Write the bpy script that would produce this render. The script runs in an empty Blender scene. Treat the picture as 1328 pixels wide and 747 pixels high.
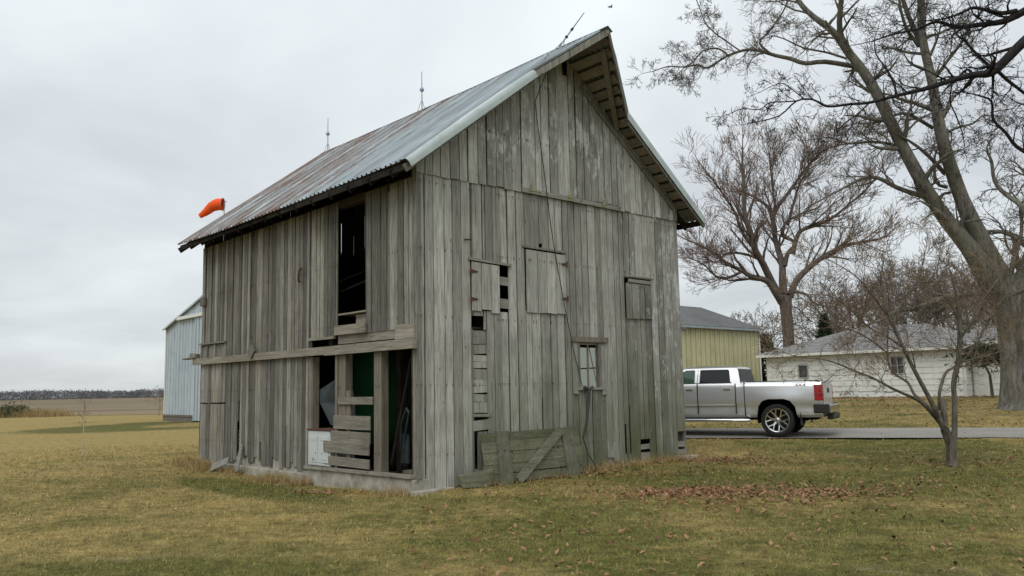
import bpy, bmesh, math, random
import numpy as np
from mathutils import Vector, Matrix, noise as mnoise

SC = bpy.context.scene
COL = SC.collection
R = math.radians

# ------------------------------------------------------------------ camera
PITCH, ROLL, FPX = 0.1193, 0.02, 1086.7
CAM = Vector((0, 0, 1.6))
FW = Vector((0, math.cos(PITCH), math.sin(PITCH)))
UP0 = Vector((0, -math.sin(PITCH), math.cos(PITCH)))
RT0 = Vector((1, 0, 0))
RT = RT0 * math.cos(ROLL) - UP0 * math.sin(ROLL)
UPV = UP0 * math.cos(ROLL) + RT0 * math.sin(ROLL)
cd = bpy.data.cameras.new('camera')
cam = bpy.data.objects.new('camera', cd)
COL.objects.link(cam)
cd.sensor_width = 36
cd.lens = FPX / 1328 * 36
cd.clip_start = 0.1
cd.clip_end = 6000
m = Matrix((RT, UPV, -FW)).transposed().to_4x4()
m.translation = CAM
cam.matrix_world = m
SC.camera = cam

# ------------------------------------------------------------------ sky, sun, exposure
SUN_EL, SUN_AZ = 50, 200            # azimuth measured clockwise from +Y
w = bpy.data.worlds.new('World')
SC.world = w
w.use_nodes = True
nt = w.node_tree
nt.nodes.clear()
N = nt.nodes.new
out = N('ShaderNodeOutputWorld')
bg = N('ShaderNodeBackground')
bg.inputs['Strength'].default_value = 0.1
sky = N('ShaderNodeTexSky')
sky.sky_type = 'NISHITA'
sky.sun_disc = False
sky.sun_elevation = R(SUN_EL)
sky.sun_rotation = R(SUN_AZ)
tc = N('ShaderNodeTexCoord')
sep = N('ShaderNodeSeparateXYZ')
nt.links.new(tc.outputs['Generated'], sep.inputs[0])


def wmath(op, a, b=None, clamp=False):
    n = N('ShaderNodeMath')
    n.operation = op
    n.use_clamp = clamp
    for i, v in enumerate((a, b)):
        if v is None:
            continue
        if hasattr(v, 'default_value') or hasattr(v, 'is_linked'):
            nt.links.new(v, n.inputs[i])
        else:
            n.inputs[i].default_value = v
    return n.outputs[0]


zc = wmath('MAXIMUM', sep.outputs['Z'], 0.0)
den = wmath('ADD', zc, 0.16)
px_ = wmath('DIVIDE', sep.outputs['X'], den)
py_ = wmath('DIVIDE', sep.outputs['Y'], den)
cmb = N('ShaderNodeCombineXYZ')
nt.links.new(px_, cmb.inputs[0])
nt.links.new(py_, cmb.inputs[1])
n1 = N('ShaderNodeTexNoise')
n1.inputs['Scale'].default_value = 0.8
n1.inputs['Detail'].default_value = 5
n1.inputs['Roughness'].default_value = 0.5
n1.inputs['Distortion'].default_value = 0.3
nt.links.new(cmb.outputs[0], n1.inputs['Vector'])
ramp = N('ShaderNodeValToRGB')
ramp.color_ramp.elements[0].position = 0.3
ramp.color_ramp.elements[0].color = (0.70, 0.70, 0.715, 1)
ramp.color_ramp.elements[1].position = 0.66
ramp.color_ramp.elements[1].color = (1.06, 1.06, 1.05, 1)
nt.links.new(n1.outputs['Fac'], ramp.inputs['Fac'])
# luminance of an overcast dome: darker at the horizon, brighter overhead
lum = N('ShaderNodeMapRange')
lum.inputs['From Min'].default_value = 0.0
lum.inputs['From Max'].default_value = 0.62
lum.inputs['To Min'].default_value = 5.3
lum.inputs['To Max'].default_value = 8.0
lum.clamp = False
nt.links.new(zc, lum.inputs['Value'])
scl = N('ShaderNodeVectorMath')
scl.operation = 'SCALE'
nt.links.new(ramp.outputs['Color'], scl.inputs[0])
nt.links.new(lum.outputs[0], scl.inputs['Scale'])
tint = N('ShaderNodeVectorMath')
tint.operation = 'MULTIPLY'
tint.inputs[1].default_value = (0.945, 1.0, 1.028)
nt.links.new(scl.outputs[0], tint.inputs[0])
mx = N('ShaderNodeMix')
mx.data_type = 'RGBA'
mx.inputs['Factor'].default_value = 0.94
nt.links.new(sky.outputs[0], mx.inputs[6])
nt.links.new(tint.outputs[0], mx.inputs[7])
nt.links.new(mx.outputs[2], bg.inputs['Color'])
nt.links.new(bg.outputs[0], out.inputs['Surface'])

sd = bpy.data.lights.new('sun', 'SUN')
sun = bpy.data.objects.new('sun', sd)
COL.objects.link(sun)
sd.energy = 0.9
sd.angle = R(35)
sd.color = (1, 0.96, 0.9)
sdir = Vector((math.sin(R(SUN_AZ)) * math.cos(R(SUN_EL)), math.cos(R(SUN_AZ)) * math.cos(R(SUN_EL)), math.sin(R(SUN_EL))))
sun.rotation_euler = sdir.to_track_quat('Z', 'Y').to_euler()
sun.location = (0, 0, 40)

SC.view_settings.view_transform = 'Standard'
SC.view_settings.look = 'None'
SC.view_settings.exposure = 0.5
SC.view_settings.gamma = 1
SC.view_settings.use_curve_mapping = False
SC.render.film_transparent = False
SC.cycles.max_bounces = 6
SC.cycles.diffuse_bounces = 3
SC.cycles.transparent_max_bounces = 8


# ------------------------------------------------------------------ helpers
def ray(px, py):
    return FW + RT * ((px - 664) / FPX) - UPV * ((py - 373.5) / FPX)


def at(px, py, Y):
    """the point of the photograph's pixel that lies Y metres in front of the camera"""
    d = ray(px, py)
    return CAM + d * (Y / d.y)


def sstep(a, b, x):
    t = min(1, max(0, (x - a) / (b - a)))
    return t * t * (3 - 2 * t)


def gh(x, y):
    """ground height: flat, with a slow rise toward the drive and the white garage"""
    h = 0.75 * sstep(14, 45, x * 0.2 + y * 0.98) * sstep(-14, 5, x)
    if -9 < x < 4 and 11 < y < 26:                      # the ground dips along the barn's long side
        lx = (x + 1.5727) * 0.7443 + (y - 13.5645) * 0.6678
        ly = -(x + 1.5727) * 0.6678 + (y - 13.5645) * 0.7443
        h -= 0.10 * sstep(-2.6, -.4, lx) * (1 - sstep(.2, .6, lx)) * sstep(-.8, .8, ly) * (1 - sstep(7.0, 8.6, ly))
    if -60 < x < 60 and -10 < y < 90:
        h += 0.035 * mnoise.noise((x * 0.45, y * 0.45, 0)) + 0.015 * mnoise.noise((x * 1.7, y * 1.7, 3.1))
    return h


def tag(o, label=None, cat=None, group=None, kind=None):
    if label:
        o['label'] = label
    if cat:
        o['category'] = cat
    if group:
        o['group'] = group
    if kind:
        o['kind'] = kind
    return o


def thing(name, label, cat, loc=(0, 0, 0), rz=0, group=None):
    o = bpy.data.objects.new(name, None)
    o.empty_display_size = 0.3
    COL.objects.link(o)
    o.location = loc
    o.rotation_euler = (0, 0, rz)
    return tag(o, label, cat, group)


class MB:
    def __init__(s):
        s.v = []
        s.f = []
        s.ch = []

    def add(s, vs, fs):
        b = len(s.v)
        s.ch.append((b, len(s.f)))
        s.v += [tuple(v) for v in vs]
        s.f += [tuple(i + b for i in f) for f in fs]

    def hexa(s, p):
        s.add(p, [(3, 2, 1, 0), (4, 5, 6, 7), (0, 1, 5, 4), (1, 2, 6, 5), (2, 3, 7, 6), (3, 0, 4, 7)])

    def box(s, x0, x1, y0, y1, z0, z1):
        s.hexa([(x0, y0, z0), (x1, y0, z0), (x1, y1, z0), (x0, y1, z0), (x0, y0, z1), (x1, y0, z1), (x1, y1, z1), (x0, y1, z1)])

    def beam(s, p, q, w, h, up=(0, 0, 1), w2=None, h2=None):
        p, q, up = Vector(p), Vector(q), Vector(up)
        t = (q - p).normalized()
        sd_ = t.cross(up)
        if sd_.length < 1e-4:
            sd_ = t.cross(Vector((1, 0, 0)))
        sd_.normalize()
        u = sd_.cross(t).normalized()
        w2 = w if w2 is None else w2
        h2 = h if h2 is None else h2
        a, b, c, d = sd_ * w / 2, u * h / 2, sd_ * w2 / 2, u * h2 / 2
        s.hexa([p - a - b, p + a - b, q + c - d, q - c - d, p - a + b, p + a + b, q + c + d, q - c + d])

    def prism(s, poly, vec):
        vec = Vector(vec)
        n = len(poly)
        a = [Vector(p) for p in poly]
        s.add(a + [p + vec for p in a], [tuple(range(n))[::-1], tuple(range(n, 2 * n))] + [(i, (i + 1) % n, n + (i + 1) % n, n + i) for i in range(n)])

    def tube(s, pts, rad, n=8, cap=True):
        pts = [Vector(p) for p in pts]
        if not hasattr(rad, '__len__'):
            rad = [rad] * len(pts)
        ref = Vector((0.13, 0.41, 0.9))
        vs = []
        for i, p in enumerate(pts):
            t = (pts[min(i + 1, len(pts) - 1)] - pts[max(i - 1, 0)])
            t = t.normalized() if t.length > 1e-6 else Vector((0, 0, 1))
            a = t.cross(ref)
            if a.length < 1e-3:
                a = t.cross(Vector((1, 0, 0)))
            a.normalize()
            b = t.cross(a)
            for k in range(n):
                g = 2 * math.pi * k / n
                vs.append(p + (a * math.cos(g) + b * math.sin(g)) * rad[i])
        fs = []
        for i in range(len(pts) - 1):
            for k in range(n):
                fs.append((i * n + k, i * n + (k + 1) % n, (i + 1) * n + (k + 1) % n, (i + 1) * n + k))
        if cap:
            fs.append(tuple(range(n))[::-1])
            fs.append(tuple(range((len(pts) - 1) * n, len(pts) * n)))
        s.add(vs, fs)

    def lathe(s, prof, o, axis, n=24, close=False):
        """profile of (radius, height along axis)"""
        o, ax = Vector(o), Vector(axis).normalized()
        a = ax.cross(Vector((0.2, 0.1, 1)))
        if a.length < 1e-3:
            a = ax.cross(Vector((1, 0, 0)))
        a.normalize()
        b = ax.cross(a)
        vs = []
        for r, h in prof:
            for k in range(n):
                g = 2 * math.pi * k / n
                vs.append(o + ax * h + (a * math.cos(g) + b * math.sin(g)) * r)
        m_ = len(prof)
        fs = []
        for i in range(m_ if close else m_ - 1):
            j = (i + 1) % m_
            for k in range(n):
                fs.append((i * n + k, i * n + (k + 1) % n, j * n + (k + 1) % n, j * n + k))
        s.add(vs, fs)

    def build_each(s, name, mat, parent=None, **k):
        """one object for every piece added"""
        ends = s.ch[1:] + [(len(s.v), len(s.f))]
        for (v0, f0), (v1, f1) in zip(s.ch, ends):
            q = MB()
            q.v = s.v[v0:v1]
            q.f = [tuple(i - v0 for i in f) for f in s.f[f0:f1]]
            q.build(name, mat, parent, **k)

    def build(s, name, mat, parent=None, smooth=False, bevel=0, recalc=True, angle=40):
        me = bpy.data.meshes.new(name)
        me.from_pydata(s.v, [], s.f)
        if recalc or bevel:
            bm = bmesh.new()
            bm.from_mesh(me)
            if bevel:
                bmesh.ops.remove_doubles(bm, verts=bm.verts, dist=1e-5)
            bmesh.ops.recalc_face_normals(bm, faces=bm.faces)
            if bevel:
                es = [e for e in bm.edges if e.is_manifold and e.calc_face_angle(0) > R(30)]
                bmesh.ops.bevel(bm, geom=es, offset=bevel, segments=2, profile=0.6, affect='EDGES', clamp_overlap=True)
            bm.to_mesh(me)
            bm.free()
        if smooth:
            me.polygons.foreach_set('use_smooth', [True] * len(me.polygons))
            me.set_sharp_from_angle(angle=R(angle))
        me.materials.append(mat)
        o = bpy.data.objects.new(name, me)
        COL.objects.link(o)
        o.parent = parent
        return o


def np_mesh(name, verts, quads, mat, parent=None, tris=None, smooth=False):
    me = bpy.data.meshes.new(name)
    faces = quads if quads is not None else tris
    k = faces.shape[1]
    me.vertices.add(len(verts))
    me.vertices.foreach_set('co', np.asarray(verts, dtype=np.float32).ravel())
    me.loops.add(faces.size)
    me.loops.foreach_set('vertex_index', faces.astype(np.int32).ravel())
    me.polygons.add(len(faces))
    me.polygons.foreach_set('loop_start', np.arange(0, faces.size, k, dtype=np.int32))
    me.polygons.foreach_set('loop_total', np.full(len(faces), k, dtype=np.int32))
    if smooth:
        me.polygons.foreach_set('use_smooth', np.ones(len(faces), dtype=bool))
    me.update(calc_edges=True)
    me.materials.append(mat)
    o = bpy.data.objects.new(name, me)
    COL.objects.link(o)
    o.parent = parent
    return o


# ------------------------------------------------------------------ materials
class NT:
    """small node-graph writer"""
    def __init__(s, name, rough=0.8, metal=0.0, spec=0.3):
        s.m = bpy.data.materials.new(name)
        s.m.use_nodes = True
        s.t = s.m.node_tree
        s.b = s.t.nodes['Principled BSDF']
        s.b.inputs['Roughness'].default_value = rough
        s.b.inputs['Metallic'].default_value = metal
        s.b.inputs['Specular IOR Level'].default_value = spec
        s.tc = s.t.nodes.new('ShaderNodeTexCoord')
        s.obj = s.tc.outputs['Object']
        s._isl = None

    def put(s, sock, v):
        if hasattr(v, 'is_linked'):
            s.t.links.new(v, sock)
        else:
            if hasattr(sock.default_value, '__len__') and len(sock.default_value) == 4 and len(v) == 3:
                v = tuple(v) + (1,)
            sock.default_value = v

    def map(s, scale=(1, 1, 1), rot=(0, 0, 0), loc=(0, 0, 0), src=None):
        n = s.t.nodes.new('ShaderNodeMapping')
        s.t.links.new(src or s.obj, n.inputs['Vector'])
        n.inputs['Scale'].default_value = scale
        n.inputs['Rotation'].default_value = rot
        n.inputs['Location'].default_value = loc
        return n.outputs[0]

    def noise(s, vec=None, scale=5, detail=4, rough=0.55, dist=0.0, w=None):
        n = s.t.nodes.new('ShaderNodeTexNoise')
        if w is not None:
            n.noise_dimensions = '4D'
            s.put(n.inputs['W'], w)
        s.t.links.new(vec or s.obj, n.inputs['Vector'])
        n.inputs['Scale'].default_value = scale
        n.inputs['Detail'].default_value = detail
        n.inputs['Roughness'].default_value = rough
        n.inputs['Distortion'].default_value = dist
        return n.outputs['Fac']

    def ramp(s, fac, stops):
        n = s.t.nodes.new('ShaderNodeValToRGB')
        e = n.color_ramp.elements
        while len(e) < len(stops):
            e.new(0.5)
        for k, (p, c) in enumerate(stops):
            e[k].position = p
            e[k].color = (c, c, c, 1) if not hasattr(c, '__len__') else tuple(c) + (1,)
        s.put(n.inputs['Fac'], fac)
        return n.outputs['Color']

    def mr(s, v, a, b, c=0.0, d=1.0, smooth=False):
        n = s.t.nodes.new('ShaderNodeMapRange')
        if smooth:
            n.interpolation_type = 'SMOOTHSTEP'
        s.put(n.inputs['Value'], v)
        for k, x in zip(('From Min', 'From Max', 'To Min', 'To Max'), (a, b, c, d)):
            n.inputs[k].default_value = x
        return n.outputs[0]

    def mix(s, fac, a, b, mode='MIX'):
        n = s.t.nodes.new('ShaderNodeMix')
        n.data_type = 'RGBA'
        n.blend_type = mode
        s.put(n.inputs['Factor'], fac)
        s.put(n.inputs[6], a)
        s.put(n.inputs[7], b)
        return n.outputs[2]

    def math(s, op, a, b=0.0, clamp=False):
        n = s.t.nodes.new('ShaderNodeMath')
        n.operation = op
        n.use_clamp = clamp
        s.put(n.inputs[0], a)
        s.put(n.inputs[1], b)
        return n.outputs[0]

    def island(s):
        if s._isl is None:
            s._isl = s.t.nodes.new('ShaderNodeNewGeometry').outputs['Random Per Island']
        return s._isl

    def xyz(s):
        n = s.t.nodes.new('ShaderNodeSeparateXYZ')
        s.t.links.new(s.obj, n.inputs[0])
        return n.outputs

    def color(s, c):
        s.put(s.b.inputs['Base Color'], c)

    def bump(s, h, strength=0.3, dist=0.01):
        n = s.t.nodes.new('ShaderNodeBump')
        n.inputs['Strength'].default_value = strength
        n.inputs['Distance'].default_value = dist
        s.put(n.inputs['Height'], h)
        s.t.links.new(n.outputs[0], s.b.inputs['Normal'])


def wood(name, dark, light, axis='z', paint=None, algae=None, warm=0.0, tintvar=0.35):
    """weathered board: long grain along axis, a tint of its own per board"""
    g = NT(name, 0.9, 0, 0.15)
    k = {'z': (1, 1, 0.035), 'x': (0.035, 1, 1), 'y': (1, 0.035, 1)}[axis]
    isl = g.island()
    wv = g.math('MULTIPLY', isl, 40.0)
    grain = g.noise(g.map(k), 85, 5, 0.68, 0.15, w=wv)
    wide = g.noise(g.map(tuple(q * 2.5 if q < 1 else 1 for q in k)), 20, 4, 0.6, 0.2, w=wv)
    streak = g.noise(g.map(tuple(q if q < 1 else 1 for q in k)), 9, 4, 0.6, 0.2, w=wv)
    blot = g.noise(None, 1.1, 5, 0.6)
    gm = g.math('ADD', g.math('MULTIPLY', grain, 0.62), g.math('MULTIPLY', wide, 0.38))
    c = g.mix(g.mr(gm, 0.34, 0.60), dark, light)
    c = g.mix(g.mr(streak, 0.38, 0.72, 0, 0.55), c, tuple(x * 0.58 for x in light))
    tv = g.mr(isl, 0, 1, 1 - tintvar, 1 + tintvar * 0.6)
    cc = g.t.nodes.new('ShaderNodeCombineColor')
    for i_ in range(3):
        g.put(cc.inputs[i_], tv)
    c = g.mix(1.0, c, cc.outputs[0], 'MULTIPLY')
    c = g.mix(g.mr(blot, 0.5, 0.75, 0, 0.4), c, tuple(x * 0.5 for x in dark))
    # warmer, browner heartwood shows on some boards
    wm = g.math('MULTIPLY', g.mr(g.noise(None, 0.6, 3), 0.5, 0.7), g.mr(isl, 0.4, 0.9, 0, 0.35 + warm))
    c = g.mix(wm, c, (0.185, 0.135, 0.085))
    X, Y, Z = g.xyz()
    if algae:
        c = algae(g, c, X, Y, Z)
    if paint:
        c = paint(g, c, X, Y, Z)
    # knots and nail holes
    kn = g.t.nodes.new('ShaderNodeTexVoronoi')
    g.t.links.new(g.map(tuple(q if q == 1 else 0.45 for q in k)), kn.inputs['Vector'])
    kn.inputs['Scale'].default_value = 4.5
    c = g.mix(g.mr(kn.outputs['Distance'], 0.035, 0.075, 0.75, 0.0), c, (0.03, 0.026, 0.02))
    # rows of nails with short rust runs below them
    nz = g.math('FRACT', g.math('DIVIDE', {'z': Z, 'x': X, 'y': Y}[axis], 1.13))
    nn = g.noise(g.map(tuple(0.001 if q < 1 else 1 for q in k)), 30, 0)
    nail = g.math('MULTIPLY', g.mr(nn, 0.60, 0.63), g.math('MULTIPLY', g.mr(nz, 0.44, 0.50), g.mr(nz, 0.502, 0.50)))
    c = g.mix(g.math('MULTIPLY', nail, 0.8), c, (0.05, 0.033, 0.024))
    # fine dark checks along the grain
    chk = g.noise(g.map(tuple(q * 0.5 if q < 1 else 1 for q in k)), 60, 3, 0.6, 0.0, w=wv)
    c = g.mix(g.mr(chk, 0.60, 0.70, 0, 0.85), c, (0.03, 0.027, 0.022))
    g.color(c)
    g.bump(grain, 0.7, 0.008)
    return g.m


def flat(name, col, rough=0.6, metal=0.0, spec=0.4, var=0.12, scale=6, bump=0.0):
    g = NT(name, rough, metal, spec)
    n = g.noise(None, scale, 5, 0.6)
    lo = tuple(c * (1 - var) for c in col)
    hi = tuple(min(1, c * (1 + var)) for c in col)
    g.color(g.mix(g.mr(n, 0.3, 0.7), lo, hi))
    if bump:
        g.bump(n, bump, 0.01)
    return g.m


def gable_paint(g, c, X, Y, Z):
    n = g.noise(g.map((1, 1, 0.45)), 3.2, 6, 0.68, 0.4)
    fine = g.noise(g.map((1, 1, 0.3)), 14, 4, 0.7)
    hi = g.mr(Z, 4.9, 6.2, 0, 0.11)
    rt = g.math('MULTIPLY', g.mr(X, 4.6, 6.6, 0, 0.11), g.mr(Z, 0.8, 2.4))
    area = g.math('MAXIMUM', hi, rt)
    v = g.math('ADD', g.math('ADD', g.math('MULTIPLY', n, 0.62), g.math('MULTIPLY', fine, 0.38)), area)
    return g.mix(g.mr(v, 0.612, 0.68, 0, 0.75), c, (0.60, 0.61, 0.59))


def gable_algae(g, c, X, Y, Z):
    n = g.noise(g.map((1, 1, 0.3)), 2.2, 4, 0.6)
    low = g.mr(Z, 2.7, 0.3, 0, 1)
    x = g.mr(X, 0.5, 2.2)
    f = g.math('MULTIPLY', g.math('MULTIPLY', low, x), g.mr(n, 0.3, 0.6, 0.3, 1.0))
    return g.mix(g.math('MULTIPLY', f, 0.8), c, (0.085, 0.10, 0.035))


def gate_algae(g, c, X, Y, Z):
    n = g.noise(None, 3, 4)
    n2 = g.noise(None, 16, 5, 0.7)
    c = g.mix(g.mr(n2, 0.5, 0.7, 0, 0.6), c, (0.05, 0.046, 0.034))
    return g.mix(g.mr(n, 0.38, 0.62, 0.08, 0.55), c, (0.09, 0.10, 0.045))


M = {}
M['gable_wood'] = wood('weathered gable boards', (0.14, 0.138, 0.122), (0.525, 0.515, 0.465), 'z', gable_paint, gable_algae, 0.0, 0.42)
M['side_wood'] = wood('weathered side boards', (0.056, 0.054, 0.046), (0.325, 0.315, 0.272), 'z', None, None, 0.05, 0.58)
M['beam_wood'] = wood('weathered beam', (0.11, 0.10, 0.08), (0.36, 0.335, 0.275), 'y', None, None, 0.2)
M['post_wood'] = wood('weathered post', (0.10, 0.088, 0.068), (0.30, 0.27, 0.215), 'z', None, None, 0.3)
M['cross_wood'] = wood('weathered cross board', (0.17, 0.155, 0.13), (0.36, 0.34, 0.30), 'x')
M['gate_wood'] = wood('mossy gate board', (0.075, 0.075, 0.05), (0.235, 0.228, 0.165), 'x', None, gate_algae)
M['gate_batten'] = wood('mossy gate batten', (0.095, 0.09, 0.066), (0.26, 0.245, 0.20), 'z', None, gate_algae)
M['under_wood'] = wood('roof underside boards', (0.16, 0.14, 0.12), (0.36, 0.33, 0.29), 'y')


def roof_mat():
    g = NT('galvanised roof with rust', 0.42, 0.35, 0.4)
    X, Y, Z = g.xyz()
    # rust runs down the slope, strongest along sheet laps
    long = g.noise(g.map((0.10, 1, 0.10)), 5.5, 6, 0.72)
    lap = g.t.nodes.new('ShaderNodeMath')
    lap.operation = 'PINGPONG'
    g.put(lap.inputs[0], g.math('ADD', Y, 0.12))
    lap.inputs[1].default_value = 0.36
    near = g.mr(lap.outputs[0], 0.0, 0.10, 0.19, 0.0)
    back = g.mr(Y, 0.9, 3.6, -0.16, 0.07)
    v = g.math('ADD', g.math('ADD', long, near), back)
    f = g.mr(v, 0.535, 0.645, 0, 0.9)
    base = g.mix(g.mr(g.noise(g.map((0.3, 1, 0.3)), 5, 4), 0.3, 0.7), (0.25, 0.305, 0.335), (0.45, 0.51, 0.53))
    sheet = g.noise(g.map((0.001, 1.4, 0.001)), 1.0, 0)
    base = g.mix(g.mr(sheet, 0.35, 0.65, 0, 0.6), base, (0.15, 0.155, 0.155))
    rust = g.mix(g.mr(g.noise(None, 9, 5), 0.3, 0.7), (0.10, 0.045, 0.025), (0.24, 0.13, 0.085))
    g.color(g.mix(f, base, rust))
    g.put(g.b.inputs['Roughness'], g.mr(f, 0, 0.9, 0.42, 0.85))
    g.put(g.b.inputs['Metallic'], g.mr(f, 0, 0.9, 0.35, 0.0))
    return g.m


M['roof'] = roof_mat()
M['trim_white'] = flat('pale galvanised trim', (0.43, 0.49, 0.48), 0.5, 0.15, 0.4, 0.12, 4)
M['concrete'] = flat('old concrete', (0.33, 0.31, 0.26), 0.95, 0, 0.1, 0.35, 5, 0.4)
M['rust'] = flat('rusty iron', (0.10, 0.05, 0.033), 0.85, 0.1, 0.2, 0.4, 20)
M['rod'] = flat('dull steel rod', (0.34, 0.36, 0.38), 0.5, 0.5)
M['blue_glass'] = flat('bluish glass ball', (0.25, 0.33, 0.48), 0.15)
M['cable'] = flat('dark braided cable', (0.045, 0.043, 0.04), 0.8)
M['dark'] = flat('added dark gap panels', (0.06, 0.052, 0.045), 0.95, 0, 0.05, 0.3)
M['green_paint'] = flat('green painted metal', (0.030, 0.135, 0.055), 0.4, 0.0, 0.4, 0.2, 3)
M['shaded_green'] = flat('green metal in painted shade', (0.012, 0.04, 0.02), 0.6, 0.0, 0.3, 0.3, 3)  # darker copy of the machine's green, shade put into the colour
M['galv'] = flat('dull galvanised sheet', (0.30, 0.34, 0.36), 0.45, 0.3, 0.4, 0.25, 5)
M['galv_dark'] = flat('dirty galvanised sheet', (0.045, 0.058, 0.064), 0.6, 0.0, 0.4, 0.35, 4)
M['tyre'] = flat('tyre rubber', (0.018, 0.018, 0.019), 0.75, 0, 0.3, 0.2, 30)
M['liner'] = flat('matte black wheel arch lining', (0.006, 0.006, 0.006), 1.0, 0, 0.0)  # near black and without gloss
M['eave_shade'] = flat('eave wood in painted shade', (0.028, 0.025, 0.022), 1.0, 0, 0.05, 0.4)  # near black: shade under the eaves painted into the wood
M['black_plastic'] = flat('black plastic', (0.02, 0.02, 0.021), 0.5, 0, 0.4)
M['chrome'] = flat('chrome', (0.75, 0.76, 0.78), 0.12, 1.0, 0.5, 0.02)
M['orange'] = flat('orange windsock fabric', (0.80, 0.10, 0.018), 0.75, 0, 0.2, 0.12, 5)
M['bird'] = flat('dark feathers', (0.02, 0.02, 0.022), 0.8)
M['fascia_white'] = flat('white painted fascia', (0.66, 0.66, 0.62), 0.7, 0, 0.3, 0.1, 4)
M['dark_glass'] = flat('dark window glass', (0.035, 0.04, 0.045), 0.08, 0, 0.5, 0.3, 3)


def enamel():
    g = NT('chipped white enamel', 0.35, 0, 0.5)
    X, Y, Z = g.xyz()
    n = g.noise(None, 9, 6, 0.7)
    e = g.mr(Z, 0.86, 0.94, 0, 0.25)
    e2 = g.mr(Z, 0.34, 0.24, 0, 0.12)
    f = g.mr(g.math('ADD', n, g.math('ADD', e, e2)), 0.70, 0.76)
    g.color(g.mix(f, (0.50, 0.54, 0.54), (0.13, 0.06, 0.04)))
    return g.m


M['enamel'] = enamel()
M['enamel_grey'] = flat('grey enamel seam', (0.33, 0.37, 0.37), 0.5)


def plastic_sheet():
    g = NT('pale translucent panel', 0.5, 0, 0.3)
    g.color((0.75, 0.78, 0.74))
    g.b.inputs['Transmission Weight'].default_value = 0.0
    tr = g.t.nodes.new('ShaderNodeBsdfTranslucent')
    tr.inputs['Color'].default_value = (0.85, 0.88, 0.84, 1)
    ad = g.t.nodes.new('ShaderNodeMixShader')
    ad.inputs[0].default_value = 0.85
    o = g.t.nodes['Material Output']
    g.t.links.new(g.b.outputs[0], ad.inputs[1])
    g.t.links.new(tr.outputs[0], ad.inputs[2])
    g.t.links.new(ad.outputs[0], o.inputs['Surface'])
    return g.m


M['sheet'] = plastic_sheet()


def bark(name, dark, light, scale=6, moss=None):
    g = NT(name, 0.95, 0, 0.1)
    n = g.noise(g.map((1, 1, 0.22)), scale, 6, 0.7, 0.5)
    r2 = g.noise(g.map((1, 1, 0.10)), scale * 3.2, 3, 0.6, 0.8)
    c = g.mix(g.mr(n, 0.34, 0.66), dark, light)
    c = g.mix(g.mr(r2, 0.52, 0.66, 0, 0.65), c, tuple(x * .45 for x in dark))
    if moss:
        c = g.mix(g.mr(g.noise(None, 0.7, 4), 0.42, 0.62, 0, 0.6), c, moss)
    g.color(c)
    g.bump(n, 0.7, 0.03)
    return g.m


M['bark_big'] = bark('grey green bark', (0.065, 0.062, 0.054), (0.23, 0.215, 0.185), 5, (0.12, 0.118, 0.08))
M['twig_big'] = bark('grey brown twigs', (0.085, 0.074, 0.06), (0.18, 0.155, 0.125))
M['bark_dark'] = bark('dark wet bark', (0.016, 0.015, 0.015), (0.045, 0.042, 0.042))
M['bark_red'] = bark('reddish grey bark', (0.07, 0.056, 0.047), (0.17, 0.14, 0.12), 4)
M['twig_red'] = bark('reddish budding twigs', (0.165, 0.118, 0.098), (0.26, 0.19, 0.158))
M['bark_far'] = bark('far grey brown bark', (0.085, 0.07, 0.06), (0.17, 0.145, 0.125), 3)
M['twig_far'] = bark('far brown twigs', (0.17, 0.145, 0.125), (0.26, 0.225, 0.195))
M['bark_small'] = bark('mottled small tree bark', (0.06, 0.052, 0.042), (0.21, 0.19, 0.155), 9)
M['twig_small'] = bark('orange brown twigs', (0.17, 0.12, 0.08), (0.29, 0.22, 0.155))


def needles(name, a, b):
    g = NT(name, 0.8, 0, 0.2)
    g.color(g.mix(g.island(), a, b))
    return g.m


M['needle'] = needles('dark conifer needles', (0.018, 0.030, 0.014), (0.05, 0.07, 0.032))
M['brush_leaf'] = needles('dull shrub leaves', (0.05, 0.06, 0.03), (0.10, 0.10, 0.055))
M['straw'] = needles('dry straw grass', (0.22, 0.155, 0.065), (0.46, 0.345, 0.165))
M['leaf'] = needles('dead brown leaves', (0.12, 0.050, 0.026), (0.35, 0.205, 0.11))


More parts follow.
